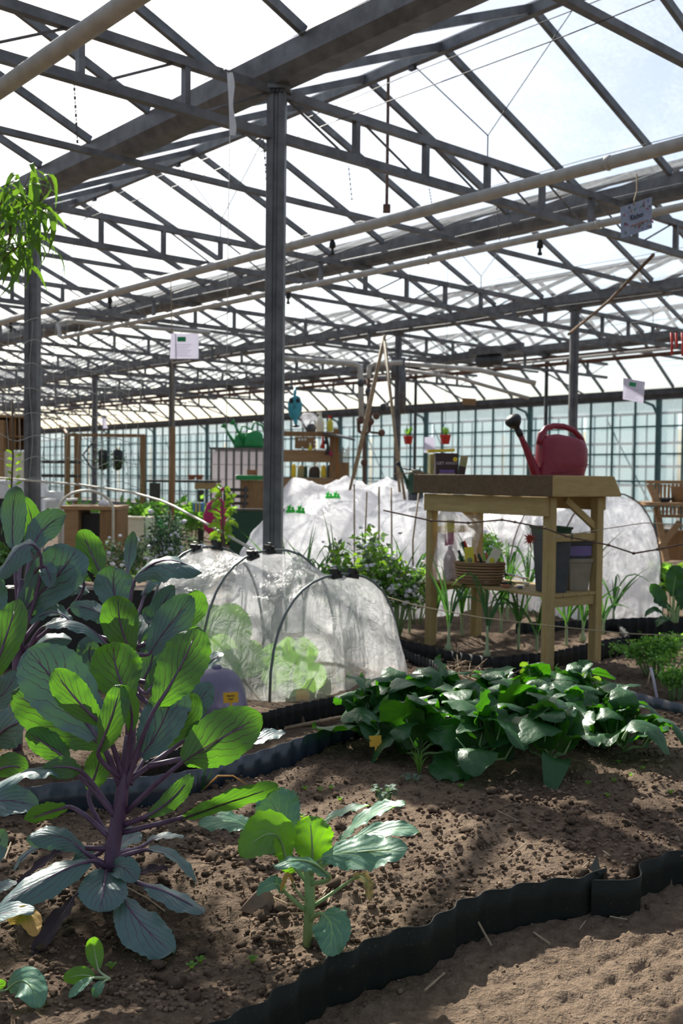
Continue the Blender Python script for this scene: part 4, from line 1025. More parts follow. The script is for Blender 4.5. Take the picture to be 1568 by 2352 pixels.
# ================================================================ TUNNELS
def hoop_pts(c, hv, h, n=18, e=.75, zb=.04):
    out = []
    for k in range(n + 1):
        a = PI * k / n; out.append(V((c.x, c.y, zb)) - hv * math.copysign(abs(math.cos(a)) ** .85, math.cos(a)) + V((0, 0, (h - zb) * abs(math.sin(a)) ** e)))
    return out
def tunnel(name, label, hoops, cmat, hmat, clipmat=None, clips=(), wid=1.07, sag=.07, front=.09, back=.12, wr=.012, show=None, seed=0, cat='tunnel', hr=.006, nc=49):
    """hoops: (centre, half-width vector, height)"""
    T = thing(name, label, cat, hoops[0][0])
    sec = []
    c0, v0, h0 = hoops[0]; c1 = hoops[1][0]; ax = (c1 - c0).normalized()
    for t in (1.0, .93, .8, .6, .35, .12): sec.append((c0 - ax * front * (1 + .6 * (t - 1)) * (t ** .5 if t < 1 else 1), v0 * (1 - .16 * t * t * 0), h0, 1 - t, t))
    for i in range(len(hoops) - 1):
        (ca, va, ha), (cb, vb, hb) = hoops[i], hoops[i + 1]
        for q in range(12):
            t = q / 12; s = math.sin(PI * t); sec.append((lerp(ca, cb, t), lerp(va, vb, t) * (1 - .04 * s), lerp(ha, hb, t) * (1 - sag * s), 1, 0))
    cl, vl, hl = hoops[-1]; axl = (cl - hoops[-2][0]).normalized()
    for t in (0, .3, .6, .85, 1.0): sec.append((cl + axl * back * t, vl, hl, math.sqrt(max(0, 1 - t * t)), 0))
    rows = []
    for si, (c, v, h, sc, fr) in enumerate(sec):
        row = []
        for k in range(nc):
            a = PI * k / (nc - 1)
            p = V((c.x, c.y, .035)) - v * wid * math.copysign(abs(math.cos(a)) ** .85, math.cos(a)) + V((0, 0, (h * 1.015 - .035) * max(.0, sc) ** (.5 if fr else 1) * abs(math.sin(a)) ** .75))
            if si < 6:
                f = si / 6.0   # front face: gathers downward
                p = V((c.x, c.y, .035)) - v * wid * (math.copysign(abs(math.cos(a)) ** .85, math.cos(a))) * (.55 + .45 * f ** .5) + V((0, 0, (h - .035) * abs(math.sin(a)) ** .75 * (0.02 + .97 * f ** .55)))
            q_ = p * 7 + V((seed, 0, 0)); w_ = noise.noise(q_) * wr + noise.noise(p * 19 + V((0, seed, 0))) * wr * .6 + noise.noise(V((a * 9, si * .25, seed))) * wr * 1.1
            d = (p - V((c.x, c.y, 0))); d.normalize()
            row.append(p + d * w_)
        rows.append(row)
    mb = MB(); mb.grid(rows); mb.build('cover', cmat, T, smooth=True)
    for i, (c, v, h) in enumerate(hoops):
        if hmat is None: break
        mb = MB(); mb.tube(hoop_pts(c, v * (wid + .01), h * 1.03), hr, 8); mb.build('hoop', hmat, T, smooth=True)
    for (i, a) in clips:
        c, v, h = hoops[i]; p = V((c.x, c.y, .04)) - v * wid * math.cos(a) + V((0, 0, (h - .04) * math.sin(a) ** .75))
        tg = (v.normalized() * math.sin(a) + V((0, 0, math.cos(a) * .9))).normalized(); up_ = v.normalized().cross(V((0, 0, 1))).cross(tg); up_ = tg.cross(up_) if abs(up_.z) < .1 else up_
        nz_ = tg.cross(v.normalized().cross(V((0, 0, 1)))).normalized()
        if nz_.z < 0: nz_ = -nz_
        yy = nz_.cross(tg)
        mb = MB(); mb.box(p + nz_ * .010, .055, .034, .018, tg, yy, nz_); mb.box(p + nz_ * .03 - tg * .010, .016, .036, .03, tg, yy, nz_); mb.box(p + nz_ * .028 + tg * .014, .014, .032, .018, tg, yy, nz_); mb.tube([p + nz_ * .04 + yy * .022 * math.cos(q) + nz_ * .016 * math.sin(q) for q in (0, 1.05, 2.1, 3.14, 4.2, 5.2)], .002, 5, closed=True)
        mb.build('clip', clipmat, T)
    return T
Lf = G(620, 1625, .04); Rf = G(916, 1563, .04); cA = (Lf + Rf) / 2; hvA = (Rf - Lf) / 2; cA.z = 0; hvA.z = 0
axA = V((-.316, .24, 0))
simple('hoop_grey', (.13, .155, .15), None, .45)
hoopsA = [(cA, hvA, .555), (cA + axA, hvA * 1.02, .64), (cA + axA * 1.9 - hvA * .15, hvA * .88, .64)]
tunnel('netted_tunnel', 'translucent netted hoop tunnel with black clips in the centre, crops inside', hoopsA, M['insect_net'], M['hoop_grey'], M['black_plastic'],
       [(0, 1.50), (0, 1.76), (1, 1.28), (1, 1.52), (2, 1.38), (2, 1.72)], wid=1.0, sag=.07, front=.13, wr=.016, seed=3, back=.05)
# crops under the netting
LL = M['leaf_lettuce']
small_plant('big-leaved green lettuce inside the front of the netted tunnel', 4.35, (680, 1610), [
 ((680, 1600), (675, 1600), (668, 1550), (695, 1495), 72, 8, (-.02, .0, .0)), ((680, 1600), (640, 1590), (625, 1530), (640, 1480), 66, 10, (.08, .12, .14)),
 ((680, 1600), (700, 1590), (718, 1560), (738, 1525), 56, 175, (.0, .0, .0)), ((680, 1600), (690, 1560), (700, 1500), (712, 1470), 60, 190, (.15, .2, .2)), ((680, 1600), (660, 1560), (660, 1500), (650, 1468), 54, 190, (.15, .2, .2))], LL, M['stem_pale'], 520, name='lettuce_plant', pr=.006, cat='plant')
small_plant('large light green leafy crop inside the middle of the netted tunnel', 4.6, (530, 1600), [
 ((530, 1590), (520, 1590), (505, 1530), (515, 1455), 96, 10, (.0, .0, .0)), ((530, 1560), (535, 1520), (530, 1450), (540, 1385), 100, 190, (.1, .15, .2)),
 ((530, 1560), (500, 1480), (485, 1440), (500, 1390), 76, 10, (.2, .25, .25)), ((530, 1580), (550, 1560), (570, 1520), (575, 1470), 70, 180, (.0, .05, .05)), ((530, 1580), (490, 1580), (465, 1560), (455, 1500), 70, 20, (.05, .1, .1))], LL, M['stem_pale'], 530, name='lettuce_plant', pr=.007, cat='plant')
small_plant('light green leafy crop inside the far left end of the netted tunnel', 4.8, (420, 1480), [
 ((420, 1470), (415, 1470), (405, 1430), (390, 1385), 60, 190, (.0, .0, .0)), ((420, 1470), (430, 1450), (440, 1410), (450, 1370), 50, 180, (.0, .05, .05)), ((420, 1470), (380, 1460), (360, 1430), (350, 1400), 50, 10, (.0, .05, .05))], LL, M['stem_pale'], 540, name='lettuce_plant', pr=.006, cat='plant')
small_plant('thin pale seedling inside the front right of the netted tunnel', 4.5, (790, 1590), [
 ((790, 1585), (785, 1570), (778, 1560), (772, 1552), 12, 170, (.0, .0, .0)), ((790, 1585), (795, 1565), (800, 1550), (806, 1545), 12, 170, (.0, .0, .0)), ((790, 1585), (800, 1575), (812, 1568), (820, 1566), 10, 10, (.0, .0, .0))], M['leaf_lime'], M['stem_pale'], 545)
# rows of white fleece behind
def hp(px, z, y, hv): c = P(px, 1100, z); c.z = 0; h = P(px, y, z).z; return (c, V(hv), h)
FL = M['fleece']
tunnel('fleece_tunnel', 'white fleece tunnel with green clips behind the large middle column', [hp(675, 6.3, 1178, (.35, .05, 0)), hp(764, 7.4, 1145, (.34, .05, 0)), hp(820, 8.3, 1128, (.32, .05, 0))], FL, None, M['bright_green'], [(0, 1.52), (0, 1.68), (1, 1.50), (1, 1.64)], sag=.12, wr=.014, seed=9)
tunnel('fleece_tunnel', 'white fleece tunnel behind the bamboo canes, left of the potting table', [hp(925, 6.8, 1150, (.34, -.05, 0)), hp(1015, 7.7, 1125, (.33, -.05, 0))], FL, None, sag=.1, wr=.016, seed=14)
tunnel('fleece_tunnel', 'long white fleece tunnel furthest back, in front of the wooden shelves', [hp(690, 9.6, 1103, (.25, .42, 0)), hp(795, 9.9, 1099, (.25, .42, 0)), hp(890, 10.2, 1103, (.25, .42, 0)), hp(985, 10.5, 1103, (.25, .42, 0))], FL, None, sag=.08, wr=.03, seed=21, front=.2)
tD = tunnel('fleece_tunnel', 'tall white fleece tunnel to the right of the potting table', [hp(1405, 6.95, 1141, (.41, .22, 0)), hp(1290, 7.7, 1140, (.41, .22, 0)), hp(1150, 8.6, 1146, (.41, .22, 0))], FL, M['rust'], None, sag=.02, wr=.012, seed=30, front=.12, hr=.005)
# ---------------------------------------------------------------- cloche
c0 = P(497, 1640, 3.92); c0.z = .05
T = thing('garden_cloche', 'violet-tinted plastic bell cloche left of the netted tunnel', 'cloche', c0)
prof = [(.128, 0), (.130, .006), (.122, .01)] + [(.122 * math.cos(a) ** .62, .01 + .20 * math.sin(a)) for a in [k * PI / 2 / 12 for k in range(1, 12)]] + [(.012, .212)]
mb = MB(); mb.lathe(prof, c0, 32, cap=False); mb.build('dome', M['cloche_plastic'], T, smooth=True)
mb = MB(); mb.lathe([(.016, .208), (.020, .214), (.016, .222), (.004, .224)], c0, 14); mb.build('knob', M['cloche_plastic'], T, smooth=True)
# ================================================================ POTTING TABLE
TX, TY = G(1256, 1570, 0).x, G(1256, 1570, 0).y
sa = V((.81, .585, 0)).normalized(); sb = V((-sa.y, sa.x, 0))          # short and long axes
TW, TL = .39, .92
def TT(a, b, h): return V((TX, TY, 0)) + sa * a + sb * b + V((0, 0, h))
PT = thing('potting_table', 'light pine potting table with a raised-edge tray top and lower shelf', 'table', TT(TW / 2, TL / 2, 0))
def plank(name, a, b, sx, sy, sz, mat, c=None, X=None, Y=None, Z=None, label=None):
    """built in its own frame so that the grain follows it"""
    mb = MB(); mb.box((0, 0, 0), sx, sy, sz)
    me = mb.mesh(name, mat); o = bpy.data.objects.new(name, me); link(o); o.parent = PT
    X = V(X) if X else sa; Y = V(Y) if Y else sb; Z = V(Z) if Z else V((0, 0, 1))
    m_ = Matrix((X, Y, Z)).transposed().to_4x4(); m_.translation = V(c) - V(PT.location)
    o.matrix_local = m_
    bv = o.modifiers.new('b', 'BEVEL'); bv.width = .003; bv.segments = 2
    if label: o['label'] = label
    return o
lg = .048
for a, b in ((.02, .02), (.02, TL - .02), (TW - .02, .02), (TW - .02, TL - .02)):
    plank('leg', 0, 0, lg, lg, .915, M['pine_z'], c=TT(a, b, .4575 - .0))
TOP = .925
plank('apron', 0, 0, .022, TL - .0, .095, M['pine_y'], c=TT(-.016, TL / 2, TOP - .055))
plank('apron', 0, 0, .022, TL, .07, M['pine_y'], c=TT(TW + .012, TL / 2, TOP - .04))
plank('back_board', 0, 0, .022, TL + .12, .105, M['pine_dark'], c=TT(-.045, TL / 2, TOP + .047), label='darker brown raised board')
for k in range(4): plank('tray_board', 0, 0, .108, TL + .07, .018, M['pine_y'], c=TT(-.01 + .054 + k * .112, TL / 2, TOP + .008))
# side boards with a sloping front end
for b in (-.05, TL + .05):
    o = None
    mb = MB(); mb.prism([(-.255, -.011, -.052), (.255, -.011, -.052), (.262, -.011, -.045), (.20, -.011, .052), (-.255, -.011, .052)], (0, .022, 0))
    me = mb.mesh('side_board', M['pine_x']); o = bpy.data.objects.new('side_board', me); link(o); o.parent = PT
    m_ = Matrix((sa, sb, V((0, 0, 1)))).transposed().to_4x4(); m_.translation = TT(TW / 2 + .005, b, TOP + .047) - V(PT.location); o.matrix_local = m_
    bv = o.modifiers.new('b', 'BEVEL'); bv.width = .003
plank('front_lip', 0, 0, .02, TL + .07, .05, M['pine_y'], c=TT(TW + .05, TL / 2, TOP + .02))
for b in (.02, TL - .02):
    plank('rail', 0, 0, TW - .08, .022, .04, M['pine_x'], c=TT(TW / 2, b, .715))
    plank('rail', 0, 0, TW - .06, .022, .05, M['pine_x'], c=TT(TW / 2, b + (.0 if b > .1 else -.0), .395))
    d = (TT(TW - .03, b, .76) - TT(.13, b, .905)); L = d.length; d.normalize()
    plank('brace', 0, 0, L, .02, .035, M['pine_x'], c=(TT(TW - .03, b, .76) + TT(.13, b, .905)) / 2, X=d, Y=sb, Z=d.cross(sb))
for k in range(4): plank('shelf_board', 0, 0, .092, TL + (.0), .016, M['pine_y'], c=TT(.055 + k * .096, TL / 2, .428))
SH = .437
def on_shelf(px, py, h=SH): return G(px, py, h)
def frame(c, X=None, Z=(0, 0, 1)):
    X = V(X if X else (1, 0, 0)); Z = V(Z).normalized(); X = (X - Z * X.dot(Z)).normalized(); return X, Z.cross(X), Z
# ---------------------------------------------------------------- watering can
WX = (sa * .95 + V((1, 0, 0)) * .3).normalized(); WY = V((-WX.y, WX.x, 0)); wc = TT(.19, .12, TOP + .018)
WC = thing('watering_can', 'large dark red plastic watering can with a black rose on the potting table', 'watering can', wc)
def W(x, y, z): return wc + WX * (x * 1.04) + WY * y + V((0, 0, z * 1.27))
prof = [(0, -.135, .125, .070), (.012, -.14, .13, .074), (.06, -.135, .133, .076), (.10, -.128, .138, .077), (.112, -.126, .142, .079), (.122, -.126, .146, .078), (.16, -.122, .146, .076), (.19, -.122, .142, .072), (.205, -.118, .12, .066), (.216, -.105, .06, .055), (.222, -.09, .0, .04)]
rows = []
for (z, x0, x1, hy) in prof:
    cx = (x0 + x1) / 2; hx = (x1 - x0) / 2; row = []
    for q in range(36):
        a = 2 * PI * q / 36; ca, sn = math.cos(a), math.sin(a)
        row.append(W(cx + hx * math.copysign(abs(ca) ** .55, ca), hy * math.copysign(abs(sn) ** .75, sn), z + (.006 * (1 - abs(ca)) if z > .2 else 0)))
    rows.append(row)
mb = MB(); mb.grid(rows, closed=True); mb.add(rows[0], [tuple(range(35, -1, -1))]); mb.add(rows[-1], [tuple(range(36))]); mb.build('body', M['red_plastic'], WC, smooth=True)
hpts = [(-.118, .185), (-.110, .225), (-.085, .252), (-.04, .262), (.02, .262), (.085, .248), (.135, .215), (.160, .17), (.162, .125), (.150, .08), (.130, .045)]
pts = []
for i in range(len(hpts) - 1):
    for t in (0, .5): pts.append(W(lerp(hpts[i][0], hpts[i + 1][0], t), 0, lerp(hpts[i][1], hpts[i + 1][1], t)))
pts.append(W(.130, 0, .045)); mb = MB(); mb.tube(pts, [.022] * 3 + [.0145] * 15 + [.012] * 3, 12); mb.build('handle', M['red_plastic'], WC, smooth=True)
sp = [(-.10, .02, .035), (-.135, .06, .030), (-.165, .11, .022), (-.20, .165, .017), (-.225, .20, .0145), (-.243, .225, .0135)]
mb = MB(); mb.tube([W(x, 0, z) for x, z, r in sp], [r for x, z, r in sp], 16); mb.build('spout', M['red_plastic'], WC, smooth=True)
dn = (W(-.29, 0, .285) - W(-.243, 0, .225)).normalized(); c_ = W(-.238, 0, .219)
mb = MB(); mb.lathe([(.0165, 0), (.0165, .028), (.013, .03), (.016, .045), (.032, .062), (.041, .08), (.042, .092), (.036, .104), (.02, .112), (.005, .114)], c_, 22, Z=dn); mb.build('rose', M['black_plastic'], WC, smooth=True)
mb = MB(); mb.tube([W(-.1, -.077, .075), W(-.02, -.0785, .08), (W(.05, -.079, .088)), W(.12, -.076, .11)], .003, 5); mb.build('seam', M['red_plastic'], WC, smooth=True)
# ---------------------------------------------------------------- boxes on the table
def carton(name, label, c, X, w_, d_, h_, mat, cat='box', tilt=0):
    X, Y, Z = frame(c, X); T = thing(name, label, cat, c)
    if tilt: Z = (Z + X * tilt).normalized(); X = Y.cross(Z)
    mb = MB(); mb.box(c + Z * h_ / 2, w_, d_, h_, X, Y, Z); mb.build('carton', mat, T, bevel=.0015)
    return T, X, Y, Z
bx = G(1022, 1092, TOP + .018) if False else None
def on_top(px, a): # point on the tray at picture column px and short-axis offset a
    # solve b so that TT(a,b) projects to px
    lo, hi = -.1, TL + .1
    for _ in range(40):
        m_ = (lo + hi) / 2; p = TT(a, m_, TOP + .018) - CAM; x = 784 + F * p.dot(RT) / p.dot(FW)
        if x > px: lo = m_
        else: hi = m_
    return TT(a, lo, TOP + .018)
c = on_top(1023, .10); T, X, Y, Z = carton('seed_box', 'dark purple-brown box reading GET AWAY with a yellow sticker on the table', c, (1, .12, 0), .128, .055, .20, M['box_purple'])
f = c - Y * .029
text('writing', 'GET AWAY', .023, M['lettering'], T, f + Z * .138, X, Z)
mb = MB(); mb.lathe([(.013, 0), (.013, .001)], f + X * .046 + Z * .168, 18, Z=-Y); mb.build('sticker', M['gold_sticker'], T)
simple('box_lilac', (.16, .11, .35), None, .6); simple('box_cream', (.42, .35, .28), None, .6)
mb = MB(); mb.box(f + Z * .100, .085, .001, .018, X, Y, Z); mb.build('printed_band', M['box_lilac'], T); mb = MB(); mb.box(f + Z * .072, .095, .001, .034, X, Y, Z); mb.build('printed_band', M['box_cream'], T)
mb = MB(); mb.box(c + Z * .201, .126, .012, .003, X, Y, Z); mb.build('flap', M['box_purple'], T)
c2_ = on_top(985, .13); T, X, Y, Z = carton('seed_box', 'light green printed box left of the purple-brown box', c2_, (1, .3, 0), .06, .045, .20, M['box_green'])
for k in range(3):
    mb = MB(); mb.box(c2_ - Y * .0235 + Z * (.17 - .035 * k), .022, .001, .014, X, Y, Z); mb.build('printed_patch', M[('orange', 'box_lilac', 'cream')[k]], T)
c3 = on_top(968, .16); T, X, Y, Z = carton('seed_box', 'narrow black box at the left end of the row', c3, (1, .1, 0), .033, .04, .185, M['black_plastic'])
mb = MB(); mb.box(c3 - Y * .0205 + Z * .15, .012, .001, .02, X, Y, Z); mb.build('printed_patch', M['box_green'], T)
c4_ = on_top(1053, .13); T, X, Y, Z = carton('seed_packet', 'purple and green seed packet leaning right of the GET AWAY box', c4_, (1, -.2, 0), .04, .014, .19, M['box_green'], 'packet', .16)
mb = MB(); mb.box(c4_ - Y * .0076 + Z * .08, .038, .001, .10, X, Y, Z); mb.build('printed_band', M['box_purple'], T)
T = thing('yellow_tray', 'flat yellow-green tray lying on top of the seed boxes', 'tray', c + V((-.03, 0, .205)))
mb = MB(); mb.box(c + V((-.03, .0, .212)), .15, .07, .006, (1, .05, .05)); mb.build('base', M['gold_sticker'], T); mb = MB(); mb.box(c + V((-.03, -.035, .217)), .15, .004, .014, (1, .05, .05)); mb.build('rim', M['gold_sticker'], T)
mb = MB(); mb.box(c + V((-.03, .035, .217)), .15, .004, .014, (1, .05, .05)); mb.build('rim', M['gold_sticker'], T)
for k, (a, b) in enumerate((((905, 1088), (985, 1092)), ((925, 1076), (990, 1095)))):
    p = P(a[0], a[1], 5.7); q = P(b[0], b[1] - 3, 5.75); mb = MB(); mb.tube([p, lerp(p, q, .5) + V((0, 0, .004)), q], .004, 6); o = mb.build('bamboo_stick', M['bamboo'], None, loc=p); tag(o, ('lower bamboo stick jutting out over the left end of the table', 'upper bamboo stick slanting down to the left end of the table')[k], 'stick')
c = on_top(945, .2); T = thing('watering_can', 'small dark green watering can at the left end behind the table', 'watering can', P(955, 1125, 7.6))
wz = P(955, 1092, 7.6)
mb = MB(); mb.lathe([(.055, -.14), (.062, -.12), (.062, .0), (.05, .03), (.03, .045)], wz, 18); mb.build('body', M['dark_green_plastic'], T, smooth=True)
mb = MB(); mb.tube([wz + V((-.05, 0, -.1)), wz + V((-.09, 0, .0)), wz + V((-.12, 0, .07))], [.018, .011, .009], 8); mb.build('spout', M['dark_green_plastic'], T, smooth=True)
mb = MB(); mb.lathe([(.01, 0), (.022, .03), (.022, .035)], wz + V((-.12, 0, .07)), 10, Z=(-.7, 0, .7)); mb.build('rose', M['black_plastic'], T, smooth=True)
mb = MB(); mb.tube([wz + V((.03, 0, .03)), wz + V((.03, 0, .07)), wz + V((.07, 0, .05)), wz + V((.075, 0, -.05))], .007, 7); mb.build('handle', M['dark_green_plastic'], T, smooth=True)
mb = MB(); mb.lathe([(.05, -.27), (.06, -.14)], wz, 12); o = mb.build('pedestal', M['grey_pot'], T)
# ---------------------------------------------------------------- things on the shelf
def square_pot(name, label, c, w0, w1, h, mat, X, cat='pot', rim=True, top=None):
    X, Y, Z = frame(c, X); T = thing(name, label, cat, c); mb = MB()
    def ring(w_, z, i=0): return [c + X * sx * w_ / 2 + Y * sy * w_ / 2 + Z * z for sx, sy in ((-1, -1), (1, -1), (1, 1), (-1, 1))]
    rows = [ring(w0, 0), ring(w1, h * .88)] + ([ring(w1 + .008, h * .88), ring(w1 + .012, h), ring(w1 - .002, h)] if rim else [ring(w1, h), ring(w1 - .01, h)]) + [ring(w0 - .006, .006)]
    mb.grid(rows, closed=True); mb.add(rows[0], [(3, 2, 1, 0)]); mb.add(rows[-1], [(0, 1, 2, 3)]); mb.build('body', mat, T, bevel=.004)
    return T
pX = (1, .25, 0)
p1 = TT(.13, .105, SH); square_pot('square_pot', 'tall dark grey square pot on the shelf beside the front leg', p1, .115, .145, .30, M['grey_pot'], pX)
p1b = p1 + V((-.005, .0, .235)); square_pot('square_pot', 'dark green square pot nested in the top of the tall grey pot', p1b, .125, .155, .095, M['dark_green_plastic'], pX)
p2 = TT(.30, .10, SH); square_pot('square_pot', 'beige square pot on the shelf right of the tall grey one', p2, .10, .128, .165, M['beige_pot'], pX)
p3 = p2 + V((.0, .0, .05)); T = square_pot('square_pot', 'dark pot with a purple band stacked inside the beige pot', p3, .095, .118, .21, M['grey_pot'], pX)
X, Y, Z = frame(p3, pX); mb = MB(); mb.box(p3 + Z * .155, .121, .121, .05, X, Y, Z); mb.build('band', M['purple_band'], T)
# basket
bc = on_shelf(1101, 1342); X, Y, Z = frame(bc, (1, -.25, 0)); BT = thing('basket', 'oval brown wicker basket of small tools on the shelf', 'basket', bc)
prof = [(.098, 0), (.108, .02), (.116, .06), (.122, .115), (.126, .122), (.120, .122), (.112, .06), (.10, .01)]
mb = MB(); mb.lathe(prof, bc, 32, sx=1.08, sy=.62, X=X, cap=True); mb.build('body', M['wicker'], BT, smooth=True)
for k in range(7):
    mb = MB(); r_ = .109 + .0022 * k; z = .012 + k * .0165
    mb.tube([bc + X * (math.cos(a) * (r_ + .002) * 1.08) + Y * (math.sin(a) * (r_ + .002) * .62) + Z * z for a in [2 * PI * q / 28 for q in range(28)]], .0065, 5, closed=True); mb.build('coil', M['wicker'], BT, smooth=True)
def tool(label, a, b, r, mat, name='tool', cat='tool', head=None):
    T = thing(name, label, cat, a); mb = MB(); mb.tube([a, lerp(a, b, .5) + V((0, 0, .004)), b], [r * .8, r * 1.1, r], 8); mb.build('handle', mat, T, smooth=True)
    if head: head(T)
    return T
for k, (ox, dx, dz, mt_, lab, nm) in enumerate([(-.085, -.03, .07, 'dark_green_plastic', 'green-handled tool leaning left in the basket', 'hand_tool'), (-.05, -.05, .115, 'dark_green_plastic', 'green pair of secateurs standing in the basket', 'secateurs'), (-.02, -.01, .05, 'terracotta', 'pinkish tool handle in the middle of the basket', 'hand_tool'), (.02, -.03, .055, 'dark_green_plastic', 'green tool handle right of the middle of the basket', 'hand_tool'), (.05, -.02, .06, 'terracotta', 'pinkish tool handle at the right of the basket', 'hand_tool'), (-.03, -.06, .12, 'red_pot', 'red-tipped marker sticking out of the basket', 'marker')]):
    a = bc + X * ox + Z * .09; b = bc + X * (ox + dx) + Y * (.01 * (k % 3 - 1)) + Z * (.11 + dz); tool(lab, a, b, .008, M[mt_], nm)
for k, (ox, lab, ca) in enumerate(((-.055, 'yellow-green seed packet standing in the basket', 'yellow'), (.075, 'seed packet with a yellow flower at the right of the basket', 'cream'))):
    a = bc + X * ox + Z * .15 - Y * .02; Zz = (Z + X * (.5 if k else -.1)).normalized(); Xx = Y.cross(Zz); T = thing('seed_packet', lab, 'packet', a); mb = MB(); mb.box(a, .05, .003, .10, Xx, Y, Zz); mb.build('paper', M[ca], T); mb = MB(); mb.lathe([(.016, 0), (.012, .002)], a - Y * .002 - Zz * .02, 10, Z=-Y); mb.build('printed_flower', M[('box_green', 'yellow')[k]], T)
# hand rake + trowel + scraps
rc = on_shelf(1118, 1344); T = thing('hand_rake', 'shiny metal three-pronged hand rake lying in front of the basket', 'tool', rc)
mb = MB(); Xr = V((1, -.1, 0)).normalized(); Yr = V((.1, 1, 0)).normalized()
for q in (-1, 0, 1):
    mb.tube([rc + Xr * .05 + Yr * 0 + V((0, 0, .012)), rc + Yr * q * .03 + V((0, 0, .02)), rc - Xr * .07 + Yr * q * .03 + V((0, 0, .03)), rc - Xr * .085 + Yr * q * .03 + V((0, 0, .07 + .012 * q))], [.006, .007, .006, .003], 6)
mb.build('prongs', M['metal_shiny'], T, smooth=True); mb = MB(); mb.tube([rc + Xr * .05 + V((0, 0, .012)), rc + Xr * .13 + V((0, 0, .012))], [.006, .008], 8); mb.build('handle', M['black_plastic'], T, smooth=True)
rc = on_shelf(1175, 1335); T = thing('trowel', 'steel trowel with a dark handle lying on the shelf beside the basket', 'tool', rc)
rows = []
for t in range(7):
    s = t / 6; w_ = .045 * (math.sin(PI * (.15 + .6 * s)) if s < 1 else .2) * (1 - s ** 4 * .7); p = rc + Xr * (-.02 + .11 * s) - Yr * .03 * s + V((0, 0, .03 - .02 * s))
    rows.append([p + Yr * (u * w_) + V((0, 0, .012 * u * u)) for u in (-1, -.5, 0, .5, 1)])
mb = MB(); mb.grid(rows); mb.build('blade', M['metal_shiny'], T, smooth=True); mb = MB(); mb.tube([rc + Xr * -.02 + V((0, 0, .03)), rc + Xr * -.05 + Yr * .02 + V((0, 0, .045)), rc + Xr * -.13 + Yr * .05 + V((0, 0, .07))], [.005, .009, .012], 8); mb.build('handle', M['black_plastic'], T, smooth=True)
for k, (px, py, mt_, lab) in enumerate(((1195, 1352, 'metal_shiny', 'crumpled silver foil scrap near the tall pot'), (1160, 1350, 'terracotta', 'brown scrap lying on the shelf behind the rake'), (1208, 1345, 'cream', 'small pale scrap against the tall grey pot'))):
    c = on_shelf(px, py); mb = MB(); mb.ball(c + V((0, 0, .01)), .022, 8, .4, .35); o = mb.build('scrap', M[mt_], None, loc=c); tag(o, lab, 'litter')
# plastic bag + bottle
n = N('clear_plastic'); M['clear_plastic'] = n.done(n.n('MixShader', {0: n.ramp(n.noise(14, 3), [(.4, (.25,) * 3), (.7, (.7,) * 3)]), 1: n.n('BsdfTransparent', {'Color': c4((1, 1, 1))}).outputs[0], 2: n.n('MixShader', {0: .5, 1: n.bsdf((.75, .75, .78), .25), 2: n.n('BsdfTranslucent', {'Color': c4((.8, .8, .85))}).outputs[0]}).outputs[0]}).outputs[0])
gc = on_shelf(1022, 1332); T = thing('plastic_bag', 'clear plastic bag hanging down to the shelf at the left of the basket', 'bag', gc)
rows = []
for k, (z, w_, d_) in enumerate(((0, .06, .045), (.04, .075, .05), (.1, .07, .05), (.18, .06, .04), (.26, .055, .03), (.34, .06, .02), (.39, .03, .012))):
    rows.append([gc + V((math.cos(a) * w_ * (1 + .18 * noise.noise(V((a * 2, z * 9, 1)))) + .03 * z, math.sin(a) * d_, z + .01 * math.sin(a * 5))) for a in [2 * PI * q / 26 for q in range(26)]])
mb = MB(); mb.grid(rows, closed=True); mb.add(rows[0], [tuple(range(25, -1, -1))]); mb.build('film', M['clear_plastic'], T, smooth=True)
mb = MB(); mb.tube([gc + V((.0, 0, .38)), gc + V((-.01, 0, .43)), gc + V((.02, 0, .45)), gc + V((.04, 0, .42)), gc + V((.03, 0, .37))], .004, 6); mb.build('handle', M['clear_plastic'], T, smooth=True)
for k, (dz, ca) in enumerate(((.30, 'yellow'), (.23, 'pink_cloth'))):
    mb = MB(); mb.box(gc + V((.02, -.0, dz)), .05, .01, .07, (1, 0, .2 * k)); mb.build('packet_inside', M[ca], T)
T = thing('plastic_bottle', 'pinkish white bottle inside the clear bag on the shelf', 'bottle', gc); mb = MB(); simple('bottle_pink', (.55, .42, .42), None, .4)
mb.lathe([(.036, .004), (.038, .02), (.036, .12), (.02, .16), (.012, .17), (.012, .19)], gc + V((.025, 0, 0)), 18); mb.build('body', M['bottle_pink'], T, smooth=True)
# clear sheet hanging by the left rail
hc = P(1085, 1190, 5.75); T = thing('clear_sheet', 'clear plastic sheet hanging under the table left of centre', 'sheet', hc)
mb = MB(); mb.grid([[P(1040 + 60 * u + 6 * math.sin(t * 5), 1182 + t * 95, 5.75 + .03 * math.sin(u * 9 + t * 3)) for u in [q / 10 for q in range(11)]] for t in [q / 7 for q in range(8)]]); mb.build('film', M['clear_plastic'], T, smooth=True)
# maple leaf
mc = P(1216, 1238, 4.82); T = thing('maple_leaf', 'orange maple leaf caught on the twine at the rim of the tall pot', 'leaf', mc)
pts = []
for k in range(22):
    a = 2 * PI * k / 22 + .3; r_ = (.036 if k % 4 == 0 else .024 if k % 2 == 0 else .014); pts.append(mc + RT * (math.cos(a) * r_) + UP * (math.sin(a) * r_ * 1.25) + FW * (.006 * math.sin(k)))
mb = MB(); mb.add([mc] + pts, [(0, 1 + k, 1 + (k + 1) % 22) for k in range(22)]); mb.add([mc + FW * .001] + [p + FW * .001 for p in pts], [(0, 1 + (k + 1) % 22, 1 + k) for k in range(22)]); mb.build('blade', M['leaf_red'], T)
mb = MB(); mb.tube([mc - UP * .03, mc - UP * .06 + RT * .01], .001, 4); mb.build('stalk', M['leaf_red'], T)
